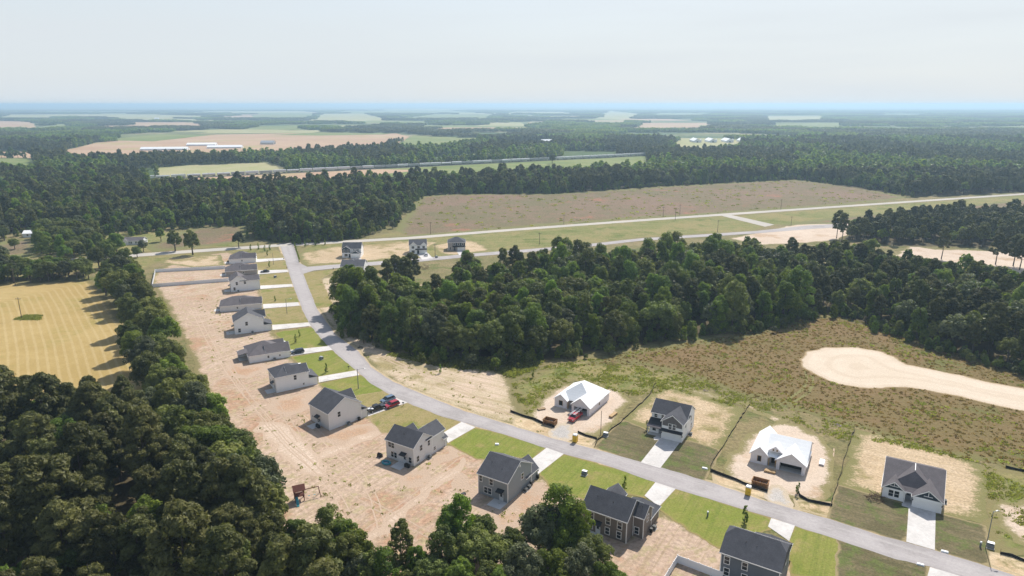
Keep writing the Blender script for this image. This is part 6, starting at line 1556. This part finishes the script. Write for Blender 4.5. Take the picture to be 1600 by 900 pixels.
for ya, yb in ((1750, 4200), (4200, 10500)):
    P = jgrid((-.95 * yb, ya), (.95 * yb, yb), 74, .2); P = P[np.abs(P[:, 0]) < P[:, 1] * .8 + 100]; P = P[wild(P, 150)]
    n = len(P); zn = np.array([noise.noise(Vector((x / 600, y / 600, 2.0))) for x, y in P])
    keep = zn > -.26; P, zn = P[keep], zn[keep]; n = len(P); print('stands', n)
    scatter('distant_woods', np.c_[P, np.zeros(n)], RNG.integers(0, 4, n) * math.pi / 2 + RNG.uniform(-.3, .3, n), RNG.uniform(.62, .9, n), np.where(zn > .05, RNG.integers(0, 2, n) * 2, RNG.integers(0, 2, n) * 2 + 1), STAND)
for nm, poly in (('forest_floor', [(-160, 668), (60, 658), (176, 660), (310, 730), (420, 842), (470, 880), (560, 960), (620, 1100), (-160, 1100)]),
                 ('forest_floor', [(530, 482), (552, 518), (640, 552), (715, 570), (800, 574), (930, 552), (1090, 526), (1235, 505), (1290, 491), (1400, 524), (1540, 570), (1720, 620), (1760, 540), (1590, 474), (1460, 440), (1300, 412), (1100, 412), (900, 426), (715, 450), (690, 473), (600, 480)]),
                 ('forest_floor', [(1310, 373), (1345, 379), (1400, 385), (1530, 387), (1720, 391), (1740, 335), (1500, 337), (1350, 355)])):
    sheet(nm, poly, G['floor'], 0.045, jit=1.5, step=4, js=9)
sheet('forest_floor', [(-120, 372), (75, 359), (310, 351), (390, 352), (395, 373), (480, 380), (560, 372), (606, 353), (634, 328), (652, 305), (868, 302), (1050, 290), (1240, 280), (1428, 308), (1650, 298), (1650, 272), (1012, 268), (640, 290), (330, 300), (-120, 310)], G['floor'], 0.045, jit=2, step=8, js=14)

def edge_bushes(line, n, lo, hi, spread=2.5):
    Q = gpn(line); seg = np.linalg.norm(np.diff(Q, axis=0), axis=1); cs = np.r_[0, np.cumsum(seg)]
    t = RNG.uniform(0, cs[-1], n)
    P = np.stack([np.interp(t, cs, Q[:, 0]), np.interp(t, cs, Q[:, 1])], 1) + RNG.normal(0, spread, (n, 2))
    scatter('undergrowth', np.c_[P, np.full(n, -.3)], RNG.uniform(0, 6.28, n), RNG.uniform(lo, hi, n), RNG.integers(0, 8, n), LO['round'] + LO['tall'])
edge_bushes([(532, 488), (552, 518), (580, 534), (640, 550), (715, 568), (790, 572), (860, 557), (930, 550), (1000, 537), (1090, 524), (1170, 517), (1235, 504)], 210, .14, .36)
edge_bushes([(1250, 500), (1290, 490), (1330, 495), (1400, 522), (1460, 547), (1540, 568), (1660, 600)], 120, .14, .34)
edge_bushes([(393, 373), (480, 380), (560, 372), (606, 353), (634, 329), (652, 306), (700, 303), (868, 302), (1050, 290), (1240, 280), (1335, 291), (1428, 308)], 420, .2, .45, 3.5)
edge_bushes([(180, 446), (212, 495), (245, 560), (285, 640), (330, 720), (395, 800)], 80, .15, .35, 2.5)
edge_bushes([(0, 372), (75, 362), (200, 366), (310, 353), (390, 352)], 120, .2, .5, 5)

# ------------------------------------------------------------------ saplings
def sapling(px, py, hgt, label, group, dark=False):
    o = empty('sapling', gp(px, py), RNG.uniform(0, 6)); tag(o, label, 'sapling', group)
    kd = 'tall'; me = SAP[0]
    s_ = hgt / SPEC[kd][0] * 1.0
    for nm, m_ in zip(('crown', 'trunk'), me):
        c = bpy.data.objects.new(nm, m_); COL.objects.link(c); c.parent = o; c.scale = (s_ * .8, s_ * .8, s_)
V, t, C = crown_data('tall', 130, 55, 20, 4.0, 1.5)
mb = MB(); trunk_mb(mb, C, 20, .5, 'tall'); bmesh.ops.recalc_face_normals(mb.bm, faces=mb.bm.faces)
tm = bpy.data.meshes.new('trunk'); mb.bm.to_mesh(tm); mb.bm.free(); tm.materials.append(M['bark'])
SAP = [(leaf_mesh('crown', V, t, LM['oak']), tm)]
for px, py, hh, l in ((510, 582.5, 3.4, 'thin sapling on the lawn of the seventh house'), (462, 536, 3.4, 'young tree on the lawn beside the sixth house'), (468, 526, 2.6, 'small sapling nearest the street by the sixth house'), (975.5, 765, 3.6, 'dark young tree on the lawn behind the taupe house'),
                      (1163, 818, 4.2, 'slender young tree on the lawn above the slate house'), (421, 417.5, 3.6, 'young tree on the lawn by the tan house'), (418, 399.5, 3.4, 'young tree on the lawn by the last house'), (430, 471, 2.6, 'low shrub on the dry lawn right of the long grey roof'), (396, 471, 2.2, 'small dark shrub at the garage of the long grey roofed house'),
                      (833, 590, 3, 'lone young tree on the sandy strip below the wood'), (688, 583, 3, 'young tree at the sand edge below the wood'), (1011, 672, 2.8, 'dark conifer shrub left of the porch of the white house'), (1246, 772, 3.0, 'dark shrub at the gravel pad by the silt fence')):
    sapling(px, py, hh, l, 'saplings on the plots')
for k in range(11):
    t_ = k / 10; sapling(460.5 + t_ * 7.5, 385 + t_ * 25, 3.0, 'sapling in the row along the junction side of the street', 'saplings along the junction')
for px, py in ((477, 386), (493, 384.5), (508, 383), (404, 390), (392, 391.5), (414, 393), (422, 391)): sapling(px, py, 4.0, 'sapling in the loose row along the far road', 'saplings along the far road')

# ------------------------------------------------------------------ ground cover
def tuft_model(name, n, seed, hgt, spread, mat, w_=.12):
    r = np.random.default_rng(seed)
    P = np.stack([r.normal(0, spread, n), r.normal(0, spread, n), np.zeros(n)], 1)
    a = r.uniform(0, 6.28, n); d = np.stack([np.cos(a), np.sin(a), np.zeros(n)], 1) * w_
    tip = P + np.stack([r.normal(0, .25, n) * hgt, r.normal(0, .25, n) * hgt, hgt * r.uniform(.5, 1.2, n)], 1)
    V = np.stack([P - d, P + d, tip + d * .5, tip - d * .5], 1).reshape(-1, 3)
    me = leaf_mesh(name, V, np.clip(r.normal(.5, .25, n), 0, 1), mat)
    return bpy.data.objects.new(name, me)
WE = [tuft_model('weed_model', 14, 40 + i, .34, .35, LM['weed'], .16) for i in range(3)]
HE = [tuft_model('weed_model', 14, 60 + i, .26, .38, LM['herb'], .17) for i in range(3)]
def cover(name, poly, n, mods, lo, hi, thr=-1.0, s=14.0, px=True, avoid=()):
    Q = gpn(poly); lo_, hi_ = Q.min(0), Q.max(0)
    P = RNG.uniform(lo_, hi_, (int(n * 3.5), 2)); P = P[inpoly(P, Q)]
    for av in avoid: P = P[~inpoly(P, gpn(av))]
    if thr > -1: P = P[np.array([noise.noise(Vector((x / s, y / s, 3.3))) + RNG.normal(0, .22) > thr for x, y in P])]
    P = P[:n]; k = len(P)
    if k: scatter(name, np.c_[P, np.full(k, .03)], RNG.uniform(0, 6.28, k), RNG.uniform(lo, hi, k), RNG.integers(0, len(mods), k), mods)
CUL = [(1250, 562), (1260, 549), (1290, 543), (1340, 542.5), (1380, 550), (1402, 559), (1417, 569), (1440, 574), (1500, 586), (1550, 598), (1600, 606.5), (1720, 628), (1740, 680), (1640, 650), (1562, 636), (1500, 621), (1450, 610), (1420, 605.5), (1380, 607), (1340, 606.5), (1307, 599), (1275, 587), (1255, 575)]
MEAD = [(905, 572), (940, 560), (1000, 546), (1100, 532), (1180, 518), (1240, 503), (1300, 492), (1380, 510), (1440, 532), (1520, 560), (1700, 610), (1760, 740), (1640, 752), (1530, 722), (1440, 704), (1335, 668), (1240, 642), (1150, 612), (1075, 588), (1000, 572)]
cover('meadow_weeds', MEAD, 4200, WE, .4, 1.0, avoid=(CUL,))
cover('green_weeds', MEAD, 1500, HE, .7, 1.4, thr=.15, avoid=(CUL,))
cover('green_weeds', [(800, 600), (860, 570), (930, 560), (1000, 572), (1075, 588), (1040, 612), (985, 620), (940, 606), (894, 595), (850, 620), (826, 650), (806, 634)], 2200, HE, .5, 1.1, thr=0, s=6)
cover('green_weeds', [(1311, 680), (1440, 704), (1560, 730), (1700, 770), (1700, 850), (1560, 840), (1534, 724), (1470, 704), (1400, 684)], 1500, HE, .5, 1.1, thr=0, s=6)
cover('green_weeds', [(600, 552), (660, 566), (720, 576), (775, 578), (800, 590), (860, 566), (800, 560), (700, 560)], 2600, HE, .8, 2.2, thr=-.1, s=5)
cover('green_weeds', [(1075, 588), (1150, 612), (1240, 642), (1335, 668), (1330, 690), (1290, 680), (1230, 655), (1160, 640), (1100, 622), (1040, 606)], 1500, HE, .4, 1.0, thr=0, s=6)
cover('fallow_weeds', [(625, 368), (652, 310), (868, 305), (1240, 283), (1425, 309), (1130, 333), (960, 344), (800, 356)], 500, HE[:1] + HE[1:2], 1.2, 3.0)
cover('green_weeds', [(23, 500), (36, 493), (66, 492), (60, 500)], 260, HE, .8, 1.6)
cover('yard_weeds', [(300, 470), (352, 450), (412, 560), (480, 660), (560, 700), (760, 740), (840, 790), (960, 860), (700, 860), (560, 850), (460, 760), (380, 650), (330, 560)], 1300, HE, .3, .9, thr=.1, s=9)
cover('yard_weeds', [(500, 440), (530, 440), (560, 520), (640, 556), (760, 580), (800, 630), (860, 680), (730, 640), (640, 606), (570, 555), (520, 515)], 700, HE, .3, .9, thr=.05, s=6)

# ------------------------------------------------------------------ air
hz = MB().box(-EXT - 500, EXT + 500, -900, EXT + 500, -1.5, 102).build('haze', None)
hm, ht, HN, HL = nmat('haze_air')
ho = HN.new('ShaderNodeOutputMaterial'); hv = HN.new('ShaderNodeVolumePrincipled')
hv.inputs['Color'].default_value = (0.56, 0.79, 0.98, 1); hv.inputs['Density'].default_value = 1.55e-4
hv.inputs['Anisotropy'].default_value = 0.3
HL.new(hv.outputs[0], ho.inputs['Volume'])
hz.data.materials.append(hm)
hz['kind'] = 'stuff'
